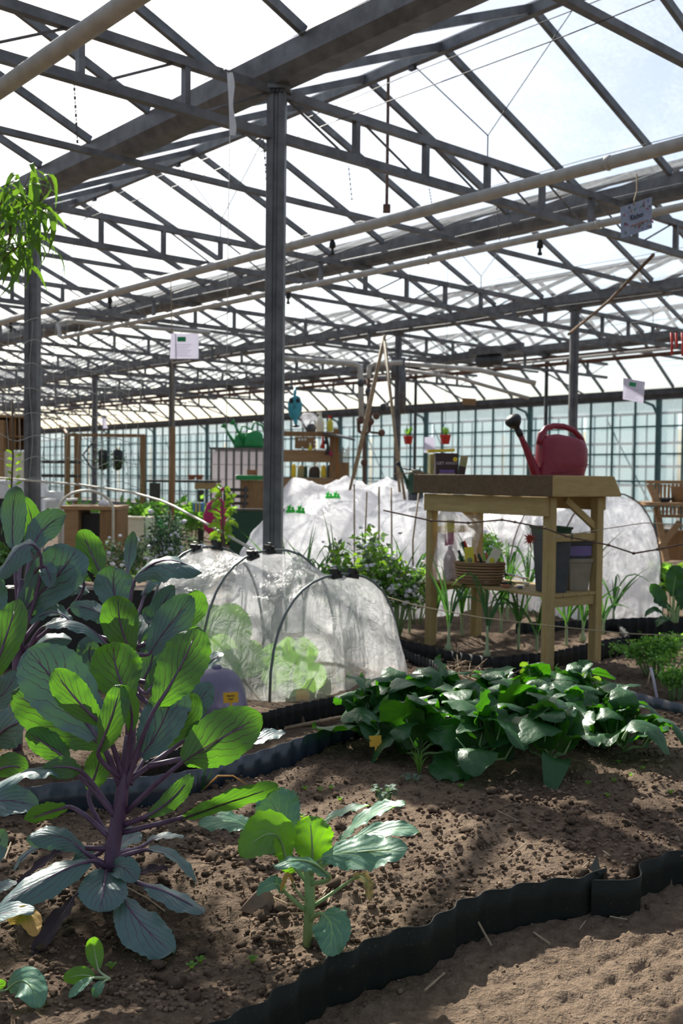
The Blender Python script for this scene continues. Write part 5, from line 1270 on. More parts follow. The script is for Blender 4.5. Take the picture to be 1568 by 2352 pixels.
# ================================================================ ONIONS AND BUSHES BEHIND
def blades(label, px, py, h, n, seed, z=None, lean=.16, wdt=.008, mat='leaf_onion', name='leek_plant', bulb=False, group=None, hb=.08):
    b = G(px, py, hb) if z is None else V((P(px, 1100, z).x, P(px, 1100, z).y, hb)); r2 = random.Random(seed)
    T = thing(name, label, 'plant', b, group)
    mb = MB(); mb.lathe([(.016 if bulb else .007, -.01), (.021 if bulb else .008, .01), (.009, .035), (.0065, h * .25), (.005, h * .3)], b, 10); mb.build('stem', M['stem_pale'], T, smooth=True)
    for k in range(n):
        a = r2.uniform(0, 6.3); l = h * r2.uniform(.7, 1.12); s = lean * r2.uniform(.3, 1.2); o = V((math.cos(a), math.sin(a), 0))
        B = b + V((0, 0, h * r2.uniform(.08, .28))); Tt = b + o * s * 1.5 + V((0, 0, l * (1 if k % 3 else .55))); C = b + o * s * .45 + V((0, 0, l * (.62 if k % 3 else .72)))
        add_leaf(T, B, C, Tt, wdt * r2.uniform(.8, 1.2), face_cam(r2.choice((0, 30, 180, 150))), M[mat], prof='lan', ny=9, nx=3, seed=seed + k, fold=.5)
    return T
on = [(1030, 1492, .50, 'onion plant just inside the left legs of the potting table', 1), (1118, 1506, .52, 'onion with a bare pale bulb at the bed corner under the table', 1), (1190, 1488, .48, 'onion with drooping leaves under the middle of the shelf', 0), (1232, 1494, .38, 'onion close behind the right front leg of the table', 0), (1300, 1484, .46, 'onion between the two right legs of the table', 0), (1338, 1470, .38, 'onion with yellow leaf bases beside the right back leg', 1),
      (1060, 1462, .46, 'onion behind the left legs, under the basket', 0), (1150, 1455, .5, 'tall onion seen through the shelf right of the basket', 0), (1255, 1450, .5, 'onion rising behind the grey pots', 0), (1408, 1440, .42, 'onion to the right of the table with one long leaf over the fleece', 0), (1385, 1455, .3, 'small onion right of the table with a bent leaf', 0), (1000, 1455, .45, 'onion left of the left table legs', 0)]
for k, (x, y, h, lab, bu) in enumerate(on): blades(lab, x, y, h, 8, 900 + k * 17, bulb=bool(bu), name='onion_plant')
for k, (x, z, h) in enumerate(((700, 6.0, .62), (735, 5.9, .66), (775, 6.0, .7), (880, 5.9, .55), (915, 6.1, .6), (945, 6.0, .6), (1100, 6.5, .6), (1170, 6.6, .62), (1215, 6.7, .62), (1300, 6.6, .58), (1335, 6.6, .56), (1080, 7.0, .6), (660, 6.1, .55))):
    blades('tall leek in the row of leeks behind the table and netted tunnel', x, 0, h, 9, 1200 + k * 13, z=z, group='leeks in the back row', lean=.2, wdt=.0085)
def bush(label, px, pz, py_top, w_, d_, n, ls, mats, seed, name='bush', cat='plant', petals=0, stems=8, zb=.05, shape=.6, prof='ov'):
    c = P(px, 1100, pz); c.z = zb; h = P(px, py_top, pz).z - zb; r2 = random.Random(seed); T = thing(name, label, cat, c)
    st_ = MB(); tips = []
    for k in range(stems):
        a = r2.uniform(0, 6.3); q = r2.uniform(.2, 1); e = c + V((math.cos(a) * w_ * q, math.sin(a) * d_ * q, h * r2.uniform(.7, 1) * (1 - .25 * q)))
        st_.tube([c + V((math.cos(a) * .02, math.sin(a) * .02, -.02)), lerp(c, e, .5) + V((0, 0, h * .12)), e], [.005, .004, .0015], 5); tips.append(e)
    st_.build('stems', M['stem_green'], T, smooth=True)
    ms = [MB() for _ in mats]
    for k in range(n):
        e = r2.choice(tips); t = r2.uniform(.25, 1.0) ** shape; p = lerp(c, e, t) + V((r2.gauss(0, w_ * .13), r2.gauss(0, d_ * .13), r2.gauss(0, h * .05) + h * .12 * math.sin(PI * t)))
        o = V((r2.uniform(-1, 1), r2.uniform(-1, 1), r2.uniform(-.3, 1))).normalized(); l = ls * r2.uniform(.6, 1.3)
        s = o.cross(V((r2.random(), r2.random(), r2.random()))).normalized(); nn = o.cross(s)
        ms[k % len(mats)].add([p, p + o * l * .35 + s * l * .3, p + o * l + nn * l * .15, p + o * l * .35 - s * l * .3, p + o * l * .5 + nn * l * .1], [(0, 1, 4), (1, 2, 4), (2, 3, 4), (3, 0, 4)], [(.5, 0), (1, .4), (.5, 1), (0, .4), (.5, .5)])
    for m_, mt_ in zip(ms, mats): m_.build('foliage', M[mt_], T)['kind'] = 'stuff'
    if petals:
        mb = MB()
        for k in range(petals):
            e = r2.choice(tips); p = lerp(c, e, r2.uniform(.6, 1.05)) + V((r2.gauss(0, w_ * .15), -.02 + r2.gauss(0, d_ * .1), r2.gauss(0, h * .05) + .02)); mb.ball(p, .010 + .010 * r2.random(), 5, .7, .3)
        mb.build('flowers', M['petal'], T)['kind'] = 'stuff'
    return T
bush('leafy green herb with small white flowers behind the right end of the netted tunnel', 840, 5.75, 1195, .22, .25, 900, .045, ('leaf_lime', 'leaf_lettuce', 'leaf_grey'), 3, petals=60, stems=14)
bush('white-flowering green bush in front of the left table leg, behind the netted tunnel', 910, 5.9, 1270, .25, .25, 800, .04, ('leaf_grey', 'leaf_lettuce'), 4, petals=80, stems=14)
bush('green bush spreading behind the netted tunnel at its right end', 790, 6.2, 1265, .25, .25, 600, .04, ('leaf_lettuce', 'leaf_grey'), 5, petals=30)
bush('bright green leafy plant seen under the table above the basket', 1120, 7.4, 1205, .22, .2, 500, .05, ('leaf_lettuce', 'leaf_lime'), 6, petals=20)
bush('tall rosemary bush with pale flowers left of the netted tunnel', 385, 6.3, 1140, .17, .17, 1500, .028, ('leaf_grey', 'foliage_grey'), 7, name='rosemary_bush', petals=40, stems=22, prof='lan')
bush('lower rosemary bush between the tall rosemary and the yellow-green sapling', 450, 6.1, 1225, .16, .16, 1100, .026, ('leaf_grey', 'foliage_grey'), 8, name='rosemary_bush', petals=40, stems=20)
bush('feathery carrot foliage on the right-hand bed behind the white stick', 1520, 4.75, 1445, .22, .22, 2600, .022, ('foliage_light', 'leaf_lettuce'), 9, name='carrot_plant', stems=26)
bush('smaller feathery carrot plant at the right edge below the big one', 1560, 4.35, 1530, .14, .12, 900, .02, ('foliage_light', 'leaf_lettuce'), 10, name='carrot_plant', stems=14)
bush('bright lettuce-green plant at the right edge behind the dark chard', 1550, 7.2, 1285, .2, .2, 260, .09, ('leaf_lettuce', 'leaf_lime'), 11, stems=10)
bush('row of bright green vegetables on the far left bed behind the wooden crate', 260, 11.5, 1135, 1.3, .4, 1700, .10, ('leaf_lettuce', 'foliage_light'), 12, stems=40)
bush('green vegetables behind the dark trestle table', 440, 13.5, 1150, .8, .4, 700, .1, ('foliage', 'foliage_light'), 13, stems=20)
bush('dark green plants along the left edge below the white table', -45, 7.2, 1215, .28, .22, 700, .06, ('foliage', 'foliage_light'), 14, stems=20)
bush('low grassy greens behind the left back brassicas', 210, 5.3, 1300, .55, .2, 1300, .035, ('foliage_light', 'leaf_lime'), 15, stems=40)
bush('low greens with white flowers right of the wooden crate', 300, 7.4, 1210, .3, .25, 700, .04, ('foliage', 'leaf_grey'), 16, petals=60, stems=20)
bush('small green plant beneath the netted tunnel corner, left of the table', 960, 6.5, 1330, .2, .2, 500, .035, ('leaf_grey', 'foliage'), 17, petals=30)
# chard at the right edge
cz = 6.15; b = P(1560, 1430, cz); b.z = .05; T = thing('chard_plant', 'dark green lobed chard at the right edge in front of the white fleece', 'plant', b)
for k, s in enumerate([((1550, 1430), (1530, 1390), (1512, 1365), (1493, 1342), 30, 20), ((1550, 1430), (1540, 1400), (1520, 1385), (1500, 1380), 24, 40), ((1550, 1430), (1545, 1370), (1550, 1330), (1562, 1300), 44, 10), ((1550, 1430), (1520, 1410), (1500, 1400), (1480, 1418), 16, 40), ((1550, 1430), (1560, 1390), (1580, 1350), (1590, 1320), 40, 10), ((1555, 1430), (1560, 1400), (1565, 1370), (1552, 1350), 34, 20), ((1555, 1430), (1540, 1420), (1520, 1425), (1508, 1440), 26, 50)]):
    px_leaf(T, cz, s + ((0, 0, 0),), M['leaf_spinach'], M['stem_green'], 950 + k, 'ob', pr=.005, wave=.12)
# yellow-green sapling
sz = 5.4; b = P(515, 1260, sz); T = thing('sapling', 'yellow-green leafed sapling behind the left hoop of the netted tunnel', 'plant', V((b.x, b.y, .05)))
mb = MB(); mb.tube([V((b.x, b.y, .03)), P(512, 1200, sz), P(508, 1125, sz)], [.006, .005, .002], 6); mb.build('stem', M['stem_brown'], T)
r2 = random.Random(8)
for k in range(26):
    y = 1250 - k * 5; s = (-1) ** k; a = (512, y); l = r2.uniform(16, 38)
    px_leaf(T, sz, (a, (512 + s * 6, y - 2), (512 + s * l * .6, y - 10), (512 + s * l, y - r2.uniform(-6, 14)), r2.uniform(7, 15), r2.choice((10, 170, 220)), (0, r2.uniform(-.04, .04), r2.uniform(-.08, .08))), M['leaf_lime'], None, 970 + k, 'ov', wave=.15, ny=7, nx=5, teeth=.2)
# ================================================================ PEACH BRANCHES
pt = P(-60, 480, 4.1); T = thing('peach_tree', 'peach tree branches with long drooping leaves hanging in at the upper left', 'tree', V((pt.x, pt.y, 0)))
mb = MB(); mb.tube([V((pt.x - .1, pt.y, 0)), V((pt.x - .08, pt.y, 1.0)), P(-40, 640, 4.1), P(-60, 400, 4.1)], [.03, .025, .018, .006], 8); mb.build('trunk', M['trunk'], T, smooth=True)
br = [[(-30, 620), (20, 560), (30, 480), (70, 400)], [(-30, 560), (30, 500), (60, 470), (95, 460)], [(-30, 640), (10, 590), (50, 560), (70, 555)], [(-30, 520), (0, 470), (20, 440), (50, 425)], [(-40, 700), (-5, 620), (10, 560)]]
for k, pts in enumerate(br):
    mb = MB(); mb.tube([P(x, y, 4.1 + .04 * math.sin(k + i)) for i, (x, y) in enumerate(pts)], [.008, .005, .0035, .002][:len(pts)], 5); mb.build('branch', M['trunk'], T, smooth=True)
r2 = random.Random(4); lm = []
for k in range(4):
    mb = MB(); L = .13; blade(mb, V((0, 0, 0)), V((0, L * .5, .02 + .01 * k)), V((0, L, -.02 - .015 * k)), .014, face_up(), fold=.3, wave=.06, seed=k, prof='lan', ny=9, nx=5, curl=-.1); lm.append(mb.mesh('leaf', M['leaf_peach'], smooth=True))
tip = [(70, 400), (45, 430), (60, 470), (95, 480), (30, 450), (0, 440), (10, 500), (40, 520), (70, 560), (20, 570), (-10, 540), (0, 590), (30, 600), (-15, 480), (60, 510)]
for k in range(120):
    x, y = tip[k % len(tip)]; p = P(x + r2.gauss(0, 13), y + r2.gauss(0, 13), 4.1 + r2.gauss(0, .08))
    mt = Matrix.Translation(p - V(T.location)) @ Matrix.Rotation(r2.uniform(0, 6.3), 4, 'Z') @ Matrix.Rotation(r2.uniform(-1.35, -.1), 4, 'X') @ Matrix.Rotation(r2.uniform(-.6, .6), 4, 'Y'); s = r2.uniform(.8, 1.3)
    inst('leaf', lm[k % 4], T, mt @ Matrix.Diagonal((s, s, s, 1)))
# ================================================================ TRELLIS NET, TWINES, STICKS
simple('net_string', (.42, .42, .38), None, .8)
T = thing('trellis_net', 'thin string trellis netting stretched past the left steel column', 'netting', P(130, 1100, 5.6))
mb = MB(); r2 = random.Random(2)
def npt(u, v): return P(-40 + u * 360 + 4 * math.sin(v * 9 + u * 5), 735 + v * 370 + 12 * u + 5 * math.sin(u * 11 + v * 7), 5.6 + .8 * u)
for k in range(8): mb.tube([npt(u / 24, k / 7 - .02 * math.sin(u)) for u in range(25)], .0022, 4)
for k in range(14): mb.tube([npt(k / 13, v / 12) for v in range(13)], .0016, 4)
mb.build('strings', M['net_string'], T)['kind'] = 'stuff'
def line(name, label, pts, r, mat, cat, n=5, knots=False):
    ps = [P(x, y, z) for x, y, z in pts]; T = thing(name, label, cat, ps[0]); mb = MB(); mb.tube(ps, r, n); mb.build('strand' if cat in ('twine', 'string', 'vine') else 'shaft', mat, T, smooth=True)
    if knots:
        for q, p in enumerate(ps[1:-1]): mb = MB(); mb.ball(p, r * 2.2, 7, .8, .1); mb.build('node', mat, T)
    return T
line('rope', 'cream rope sagging from the left edge down to the netted tunnel clip', [(-20, 1096, 7.5), (60, 1103, 7.3), (180, 1113, 7.0), (300, 1130, 6.6), (370, 1150, 6.3), (400, 1163, 6.1), (460, 1195, 5.8), (580, 1262, 5.1)], .008, M['hose_white'], 'rope', 6)
line('vine', 'brown knotted vine strung across the front of the potting table', [(880, 1172, 4.7), (990, 1196, 4.66), (1075, 1201, 4.66), (1152, 1194, 4.66), (1182, 1199, 4.66), (1250, 1213, 4.66), (1300, 1232, 4.66), (1397, 1252, 4.6), (1455, 1271, 4.6), (1510, 1262, 4.6), (1600, 1243, 4.5)], .0042, M['vine'], 'vine', 6, True)
line('twine', 'lower straw-coloured twine running past the table legs', [(850, 1360, 4.9), (960, 1392, 4.85), (1100, 1418, 4.7), (1260, 1437, 4.7), (1436, 1455, 4.7), (1600, 1462, 4.7)], .0026, M['twine'], 'twine')
line('twine', 'thin pale twine across the white fleece right of the table', [(1265, 1236, 4.8), (1380, 1216, 4.8), (1480, 1201, 4.8), (1600, 1206, 4.8)], .0022, M['twine'], 'twine')
line('cane', 'brown cane lying on the path in front of the netted tunnel', [(600, 1690, 3.93), (655, 1673, 4.02), (760, 1652, 4.13), (890, 1630, 4.28)], .0085, M['bamboo'], 'cane', 8)
for k, (x, y0, y1, dx) in enumerate(((813, 1112, 1300, 1), (842, 1130, 1300, -6), (870, 1118, 1310, 0), (898, 1120, 1300, 2), (962, 1130, 1240, -14), (1000, 1280, 1330, 0))):
    line('cane', ['upright cane furthest left of the row before the fleece', 'leaning cane, second from the left before the fleece', 'upright cane in the middle of the row before the fleece', 'upright cane right of the middle of the row', 'slanting cane just left of the potting table', 'short cane beside the left front table leg'][k], [(x, y0, 6.4), (x + dx, y1, 6.35), (x + dx, y1 + 60, 6.3)], .006, M['bamboo'], 'cane', 6)
line('pole', 'long brown pole leaning diagonally up to the roof at the right', [(1305, 768, 8.6), (1400, 690, 7.8), (1500, 585, 6.8)], .012, M['trunk'], 'pole', 8)
for k, pts in enumerate(([(882, 772, 9.3), (840, 960, 9.3), (800, 1140, 9.3)], [(884, 770, 9.4), (845, 960, 9.6), (812, 1100, 9.8)], [(880, 775, 9.3), (905, 980, 9.2), (930, 1150, 9.2)], [(883, 778, 9.3), (903, 960, 9.0), (918, 1130, 8.8)])):
    line('teepee_pole', ['left front bamboo pole of the teepee', 'left back bamboo pole of the teepee', 'right front bamboo pole of the teepee', 'right back bamboo pole of the teepee'][k], pts, .013, M['bamboo'], 'pole', 7)
line('string', 'white string hanging from the tape down beside the middle column', [(528, 305, 5.0), (524, 500, 5.0), (521, 800, 5.0), (520, 1000, 5.0)], .0016, M['net_string'], 'string', 4)
line('pole', 'brown wooden pole carrying the white paper sheet at the left', [(392, 640, 7.6), (395, 800, 7.6), (396, 985, 7.6)], .004, M['bamboo'], 'pole', 6)
line('pole', 'thicker brown post below the white paper sheet at the left', [(396, 980, 7.7), (396, 1080, 7.7), (393, 1215, 7.7)], .022, M['brown_wood'], 'pole', 8)
line('stick', 'white plant stick standing in the soil before the carrot foliage', [(1494, 1534, 4.2), (1500, 1560, 4.2), (1508, 1602, 4.15)], .006, M['paper'], 'stick', 5)
line('stick', 'short brown stick beside the white plant stick', [(1494, 1540, 4.25), (1486, 1575, 4.25)], .004, M['straw'], 'stick', 5)
line('stem', 'dark upright cane at the left edge by the trellis', [(28, 920, 5.2), (30, 1050, 5.2), (22, 1200, 5.2)], .005, M['stem_brown'], 'cane', 5)
# hanging tape
T = thing('white_tape', 'crumpled strip of white tape hanging from a wire beside the middle column', 'tape', P(530, 165, 4.9))
mb = MB(); mb.grid([[P(521 + (13 + 3 * math.sin(t * 9)) * u + 10 * t * (1 - .4 * t), 166 + 145 * t, 4.9 + .006 * math.sin(u * 6 + t * 14)) for u in (0, .25, .5, .75, 1)] for t in [q / 14 for q in range(15)]]); mb.build('strip', M['cloth_white'], T, smooth=True)
mb = MB(); mb.tube([P(524, 168, 4.9), P(530, 150, 4.9), P(536, 168, 4.9)], .0015, 4); mb.build('hook', M['steel_dark'], T)
mb = MB(); mb.tube([P(360, 240, 5.6), P(530, 152, 4.9), P(830, 10, 4.0), P(1000, -70, 3.6)], .0018, 4); o = mb.build('wire', M['steel_dark'], None, loc=P(530, 152, 4.9)); tag(o, 'thin slanting wire above the large beam that carries the tape', 'wire')
# straw heap
hc = G(1075, 1560, 0); T = thing('straw_heap', 'heap of dry straw and stalks on the path between spinach and table', 'straw', hc, kind=None)
r2 = random.Random(12); mb = MB()
for k in range(190):
    a = r2.uniform(0, 6.3); q = r2.random() ** .6; p = hc + V((math.cos(a) * .24 * q, math.sin(a) * .30 * q + .12, .01 + .07 * (1 - q) * r2.random() + .01)); d = V((r2.uniform(-1, 1), r2.uniform(-1, 1), r2.uniform(-.25, .35))).normalized() * r2.uniform(.03, .10)
    mb.tube([p - d, p + V((0, 0, .005)), p + d], .0022, 4)
mb.build('stalks', M['straw'], T)['kind'] = 'stuff'
for k, (x, y) in enumerate(((960, 1553), (1080, 1513), (1300, 1538))):
    c = G(x, y, .04); o = MB(); o.ball(c, .02, 7, .35, .3); o = o.build('dead_leaf', M['maple'], None, loc=c); tag(o, ('orange dead leaf by the netted tunnel corner', 'orange dead leaf on top of the straw heap', 'orange-brown dead leaf on the path behind the table leg')[k], 'leaf')
# ================================================================ SIGNS
def sheet(name, label, corners, z, mat, cat='sign', zs=None, thick=.0015):
    zs = zs or [z] * 4; ps = [P(x, y, q) for (x, y), q in zip(corners, zs)]; T = thing(name, label, cat, ps[0])
    nn = (ps[1] - ps[0]).cross(ps[3] - ps[0]).normalized() * thick; mb = MB(); mb.hexa([p for p in ps] + [p + nn for p in ps]); mb.build('sheet', mat, T)
    X = (ps[1] - ps[0]).normalized(); Z = (ps[0] - ps[3]); Z = (Z - X * Z.dot(X)).normalized(); f = X.cross(Z)
    if f.dot(CAM - ps[0]) < 0: f = -f
    c = sum(ps, V((0, 0, 0))) / 4 + f * .004
    return T, c, X, Z, f, (ps[1] - ps[0]).length, (ps[0] - ps[3]).length
def patch(T, c, X, Z, f, w_, h_, mat, name='printed_patch'):
    mb = MB(); mb.box(c, w_, .001, h_, X, f, Z); return mb.build(name, mat, T)
simple('print_grey', (.42, .40, .50), None, .9)
for lab, cn, z in (('white paper sheet with a green logo hanging at the left behind the string', [(392, 766), (456, 766), (456, 824), (390, 824)], 7.5), ('white paper sheet with a green logo hanging at the right above the bench', [(1431, 868), (1481, 877), (1477, 926), (1430, 917)], 7.4)):
    T, c, X, Z, f, w_, h_ = sheet('paper_notice', lab, cn, z, M['paper'])
    patch(T, c + Z * h_ * .27 - X * w_ * .1, X, Z, f, w_ * .3, h_ * .19, M['sign_green'], 'green_logo')
    for k in range(7): patch(T, c - Z * (h_ * (-.06 + .075 * k)) - X * w_ * (.05 + .03 * (k % 3)), X, Z, f, w_ * (.62 - .08 * (k % 3)), h_ * .014, M['print_grey'], 'printed_line')
simple('sign_blue', (.25, .29, .40), (.33, .37, .48), .6, 0, 30)
T, c, X, Z, f, w_, h_ = sheet('floral_sign', 'small pale blue sign with a floral border hanging from twine at the upper right', [(1425, 476), (1497, 452), (1497, 524), (1426, 548)], 4.6, M['sign_blue'], zs=[4.6, 4.75, 4.75, 4.6])
text('writing', 'Kitchen', .034, M['ink'], T, c - X * .0 + Z * -.004, X, Z)
r2 = random.Random(6)
for k in range(46):
    u = r2.uniform(-.47, .47); v = r2.uniform(-.47, .47)
    if abs(u) < .3 and abs(v) < .22: continue
    a = r2.uniform(0, 3.14); Xx = X * math.cos(a) + Z * math.sin(a); patch(T, c + X * w_ * u + Z * h_ * v, Xx, f.cross(Xx), f, .012, .005, M[r2.choice(('sign_green', 'terracotta', 'ink', 'pink_cloth', 'box_lilac', 'foliage'))], 'painted_flower')
patch(T, c - Z * .028, X, Z, f, w_ * .5, .004, M['terracotta'], 'printed_line')
mb = MB(); mb.tube([c + Z * h_ * .4, c + Z * h_ * .55 + X * .003, P(1462, 440, 4.68), P(1462, 400, 4.68)], .0035, 5); mb.build('twine', M['twine'], T)
sheet('wooden_sign', 'small brown wooden sign hanging in front of the far glass wall', [(1062, 914), (1093, 916), (1092, 931), (1061, 929)], 12, M['brown_wood'], thick=.01)
sheet('paper_notice', 'small pale blue notice hanging between the two red pots', [(975, 1004), (998, 1004), (999, 1040), (973, 1040)], 9.5, M['paper'])
sheet('paper_notice', 'tiny grey paper tag on the distant left column', [(232, 958), (242, 962), (248, 984), (236, 984)], 15, M['paper'])
for k, (x, y1) in enumerate(((1541, 815), (1552, 800), (1566, 818))): line('red_ribbon', ['left red ribbon hanging at the right edge', 'short middle red ribbon hanging at the right edge', 'right red ribbon hanging at the right edge'][k], [(x, 764, 7.5), (x + 2, 790, 7.5), (x + 1, y1, 7.5)], .009, M['red_pot'], 'ribbon', 6)
# ================================================================ BACKGROUND FURNITURE
def rb(mb, x0, y0, x1, y1, z, d):
    """a box whose front face spans these picture columns and rows at distance z, d metres deep"""
    a = P(x0, y0, z); b = P(x1, y1, z); c = (a + b) / 2; f = V((FW.x, FW.y, 0)).normalized(); r_ = V((f.y, -f.x, 0))
    w_ = abs((b - a).dot(r_)); h_ = abs(b.z - a.z); return mb.box(c + f * d / 2, w_, d, h_, r_, f)
def rbo(T, name, x0, y0, x1, y1, z, d, mat, label=None, bevel=0):
    mb = MB(); rb(mb, x0, y0, x1, y1, z, d); o = mb.build(name, M[mat], T, bevel=bevel)
    if label: o['label'] = label
    return o
def gb(px, z): c = P(px, 1100, z); return V((c.x, c.y, 0))
def gy(px, z): # picture row of the ground at distance z
    lo, hi = 1000, 2400
    for _ in range(30):
        m_ = (lo + hi) / 2
        if P(px, m_, z).z > 0: lo = m_
        else: hi = m_
    return lo
# shelving unit
z = 13; T = thing('wooden_shelving', 'wooden potting shelves behind the large middle column, hung with tools', 'shelves', gb(700, z)); g0 = gy(700, z)
for x in (612, 757): rbo(T, 'post', x, 985 if x < 700 else 992, x + 12, g0, z, .08, 'brown_wood'); rbo(T, 'post', x + 8, 985, x + 18, g0, z + .6, .08, 'brown_wood')
rbo(T, 'top_rail', 615, 990, 768, 1003, z - .03, .05, 'brown_wood'); rbo(T, 'board', 615, 1033, 758, 1062, z - .03, .03, 'tan_wood'); rbo(T, 'board', 615, 1097, 765, 1142, z - .03, .03, 'tan_wood'); rbo(T, 'counter', 612, 1097, 768, 1101, z, .6, 'tan_wood')
rbo(T, 'lower_board', 615, 1165, 765, 1200, z - .03, .03, 'tan_wood')
rbo(T, 'pegboard', 677, 1003, 725, 1031, z - .06, .02, 'brown_wood')
for x, y in ((685, 1007), (692, 1007), (699, 1007), (721, 1009), (721, 1018), (721, 1027), (710, 1017), (692, 1026)): rbo(T, 'pale_hole', x, y, x + 4, y + 5, z - .08, .02, 'cloth_white')  # holes of the panel, their brightness put in as white blocks
mb = MB(); mb.hexa([P(740, 992, z - .1), P(815, 1008, z - .3), P(790, 1000, z + .7), P(735, 990, z + .7), P(740, 996, z - .1), P(815, 1013, z - .3), P(790, 1004, z + .7), P(735, 994, z + .7)]); mb.build('roof_sheet', M['steel'], T)
rbo(T, 'side_counter', 553, 1103, 606, 1230, z - .4, .5, 'brown_wood')
rbo(T, 'stake_box', 776, 1062, 801, 1112, z, .3, 'brown_wood')
for k in range(6): rbo(T, 'stake', 778 + k * 4, 1038 - (k % 3) * 6, 780 + k * 4, 1064, z + .05 * k, .02, 'bamboo')
def bottle(name, label, px, y0, y1, z, w_, mat, top=None, cat='bottle'):
    b = P(px, y1, z); h = (y1 - y0) / F * z; r_ = w_ / F * z / 2; T = thing(name, label, cat, b)
    mb = MB(); mb.lathe([(r_ * .9, 0), (r_, h * .05), (r_, h * .5), (r_ * .45, h * .72), (r_ * .3, h * .78)], b, 14); mb.build('body', M[mat], T, smooth=True)
    mb = MB(); mb.box(b + V((-r_ * .3, 0, h * .9)), r_ * 1.3, r_ * .5, h * .12); mb.lathe([(r_ * .35, h * .76), (r_ * .35, h * .88)], b, 8); mb.build('spray_head', M[top or mat], T)
def bgcan(label, px, y0, y1, z, mat, flip=1, ang=.9, name='watering_can'):
    b = P(px, y1, z); h = (y1 - y0) / F * z * .62; r_ = h * .55; T = thing(name, label, 'watering can', b)
    mb = MB(); mb.lathe([(r_ * .95, 0), (r_, h * .1), (r_ * .85, h * .8), (r_ * .5, h)], b, 16, sx=1.1, sy=.75); mb.build('body', M[mat], T, smooth=True)
    mb = MB(); mb.tube([b + V((-flip * r_ * .9, 0, h * .25)), b + V((-flip * r_ * 1.7, 0, h * .9)), b + V((-flip * r_ * 2.1, 0, h * 1.35))], [r_ * .25, r_ * .16, r_ * .12], 8); mb.build('spout', M[mat], T, smooth=True)
    mb = MB(); mb.lathe([(r_ * .1, 0), (r_ * .35, r_ * .4), (r_ * .35, r_ * .5)], b + V((-flip * r_ * 2.1, 0, h * 1.35)), 10, Z=(-flip * .7, 0, .7)); mb.build('rose', M[mat], T, smooth=True)
    mb = MB(); mb.tube([b + V((-flip * r_ * .3, 0, h * .95)), b + V((0, 0, h * 1.5)), b + V((flip * r_ * .9, 0, h * 1.3)), b + V((flip * r_ * 1.25, 0, h * .7)), b + V((flip * r_ * .9, 0, h * .25))], r_ * .13, 7); mb.build('handle', M[mat], T, smooth=True)
bgcan('dark grey watering can standing on top of the wooden shelves', 714, 962, 992, 13.2, 'grey_pot')
bottle('spray_bottle', 'cream spray bottle on top of the wooden shelves', 735, 944, 994, 13.1, 18, 'cream')
bottle('spray_bottle', 'yellow spray bottle with a red head on top of the shelves', 758, 953, 991, 13.1, 13, 'yellow', 'red_pot')
T = thing('clear_bag', 'puffed clear plastic bag on top of the wooden shelves', 'bag', P(705, 990, 13.3)); mb = MB(); mb.ball(P(708, 968, 13.4), .13, 10, .9, .18); mb.build('film', M['clear_plastic'], T, smooth=True)
for k, (x0, y0, x1, y1, mt_, lab, nm, ca) in enumerate([(668, 1065, 680, 1097, 'yellow', 'small yellow-capped bottle at the left of the middle shelf', 'bottle', 'bottle'), (682, 1068, 700, 1097, 'box_green', 'pale green packet on the middle shelf', 'packet', 'packet'), (697, 1069, 706, 1097, 'dark_green_plastic', 'dark green sleeve standing on the middle shelf', 'sleeve', 'bag'), (708, 1070, 735, 1097, 'grey_wood', 'grey bag of compost on the middle shelf', 'compost_bag', 'bag'), (736, 1068, 749, 1097, 'yellow', 'yellow-green bag beside the grey compost bag', 'compost_bag', 'bag'), (751, 1066, 764, 1097, 'black_plastic', 'black plastic pots stacked at the right of the middle shelf', 'pot_stack', 'pots')]):
    T = thing(nm, lab, ca, P((x0 + x1) / 2, y1, z + .1)); mb = MB(); a = P((x0 + x1) / 2, y1, z + .15); w_ = (x1 - x0) / F * z / 2; h = (y1 - y0) / F * z
    mb.lathe([(w_ * .9, 0), (w_, h * .1), (w_ * .97, h * .6), (w_ * .8, h * .85), (w_ * .4, h)], a, 10, sy=.6); mb.build('body', M[mt_], T, smooth=True)
for k, (x, y0, y1, mt_, lab) in enumerate([(741, 1003, 1030, 'red_pot', 'red-handled hand tool hanging from the shelves'), (748, 1003, 1020, 'black_plastic', 'black glove hanging from the shelf rail'), (752, 1010, 1045, 'grey_wood', 'dark garden tool hanging at the right post'), (712, 1022, 1034, 'yellow', 'small yellow cup on the upper board'), (758, 1036, 1046, 'pink_cloth', 'pink object hanging by the right post')]):
    T = thing('hanging_tool', lab, 'tool', P(x, y0, z - .12)); mb = MB(); mb.tube([P(x, y0, z - .12), P(x + 1, (y0 + y1) / 2, z - .12), P(x - 1, y1, z - .12)], [.012, .02, .035], 7); mb.build('handle', M[mt_], T, smooth=True)
T = thing('seed_tray', 'green seed tray on the counter left of the middle column', 'tray', P(570, 1100, z - .3)); rbo(T, 'tray', 541, 1091, 600, 1103, z - .45, .35, 'green_plastic', bevel=.01); rbo(T, 'pots', 567, 1079, 588, 1091, z - .3, .15, 'terracotta')
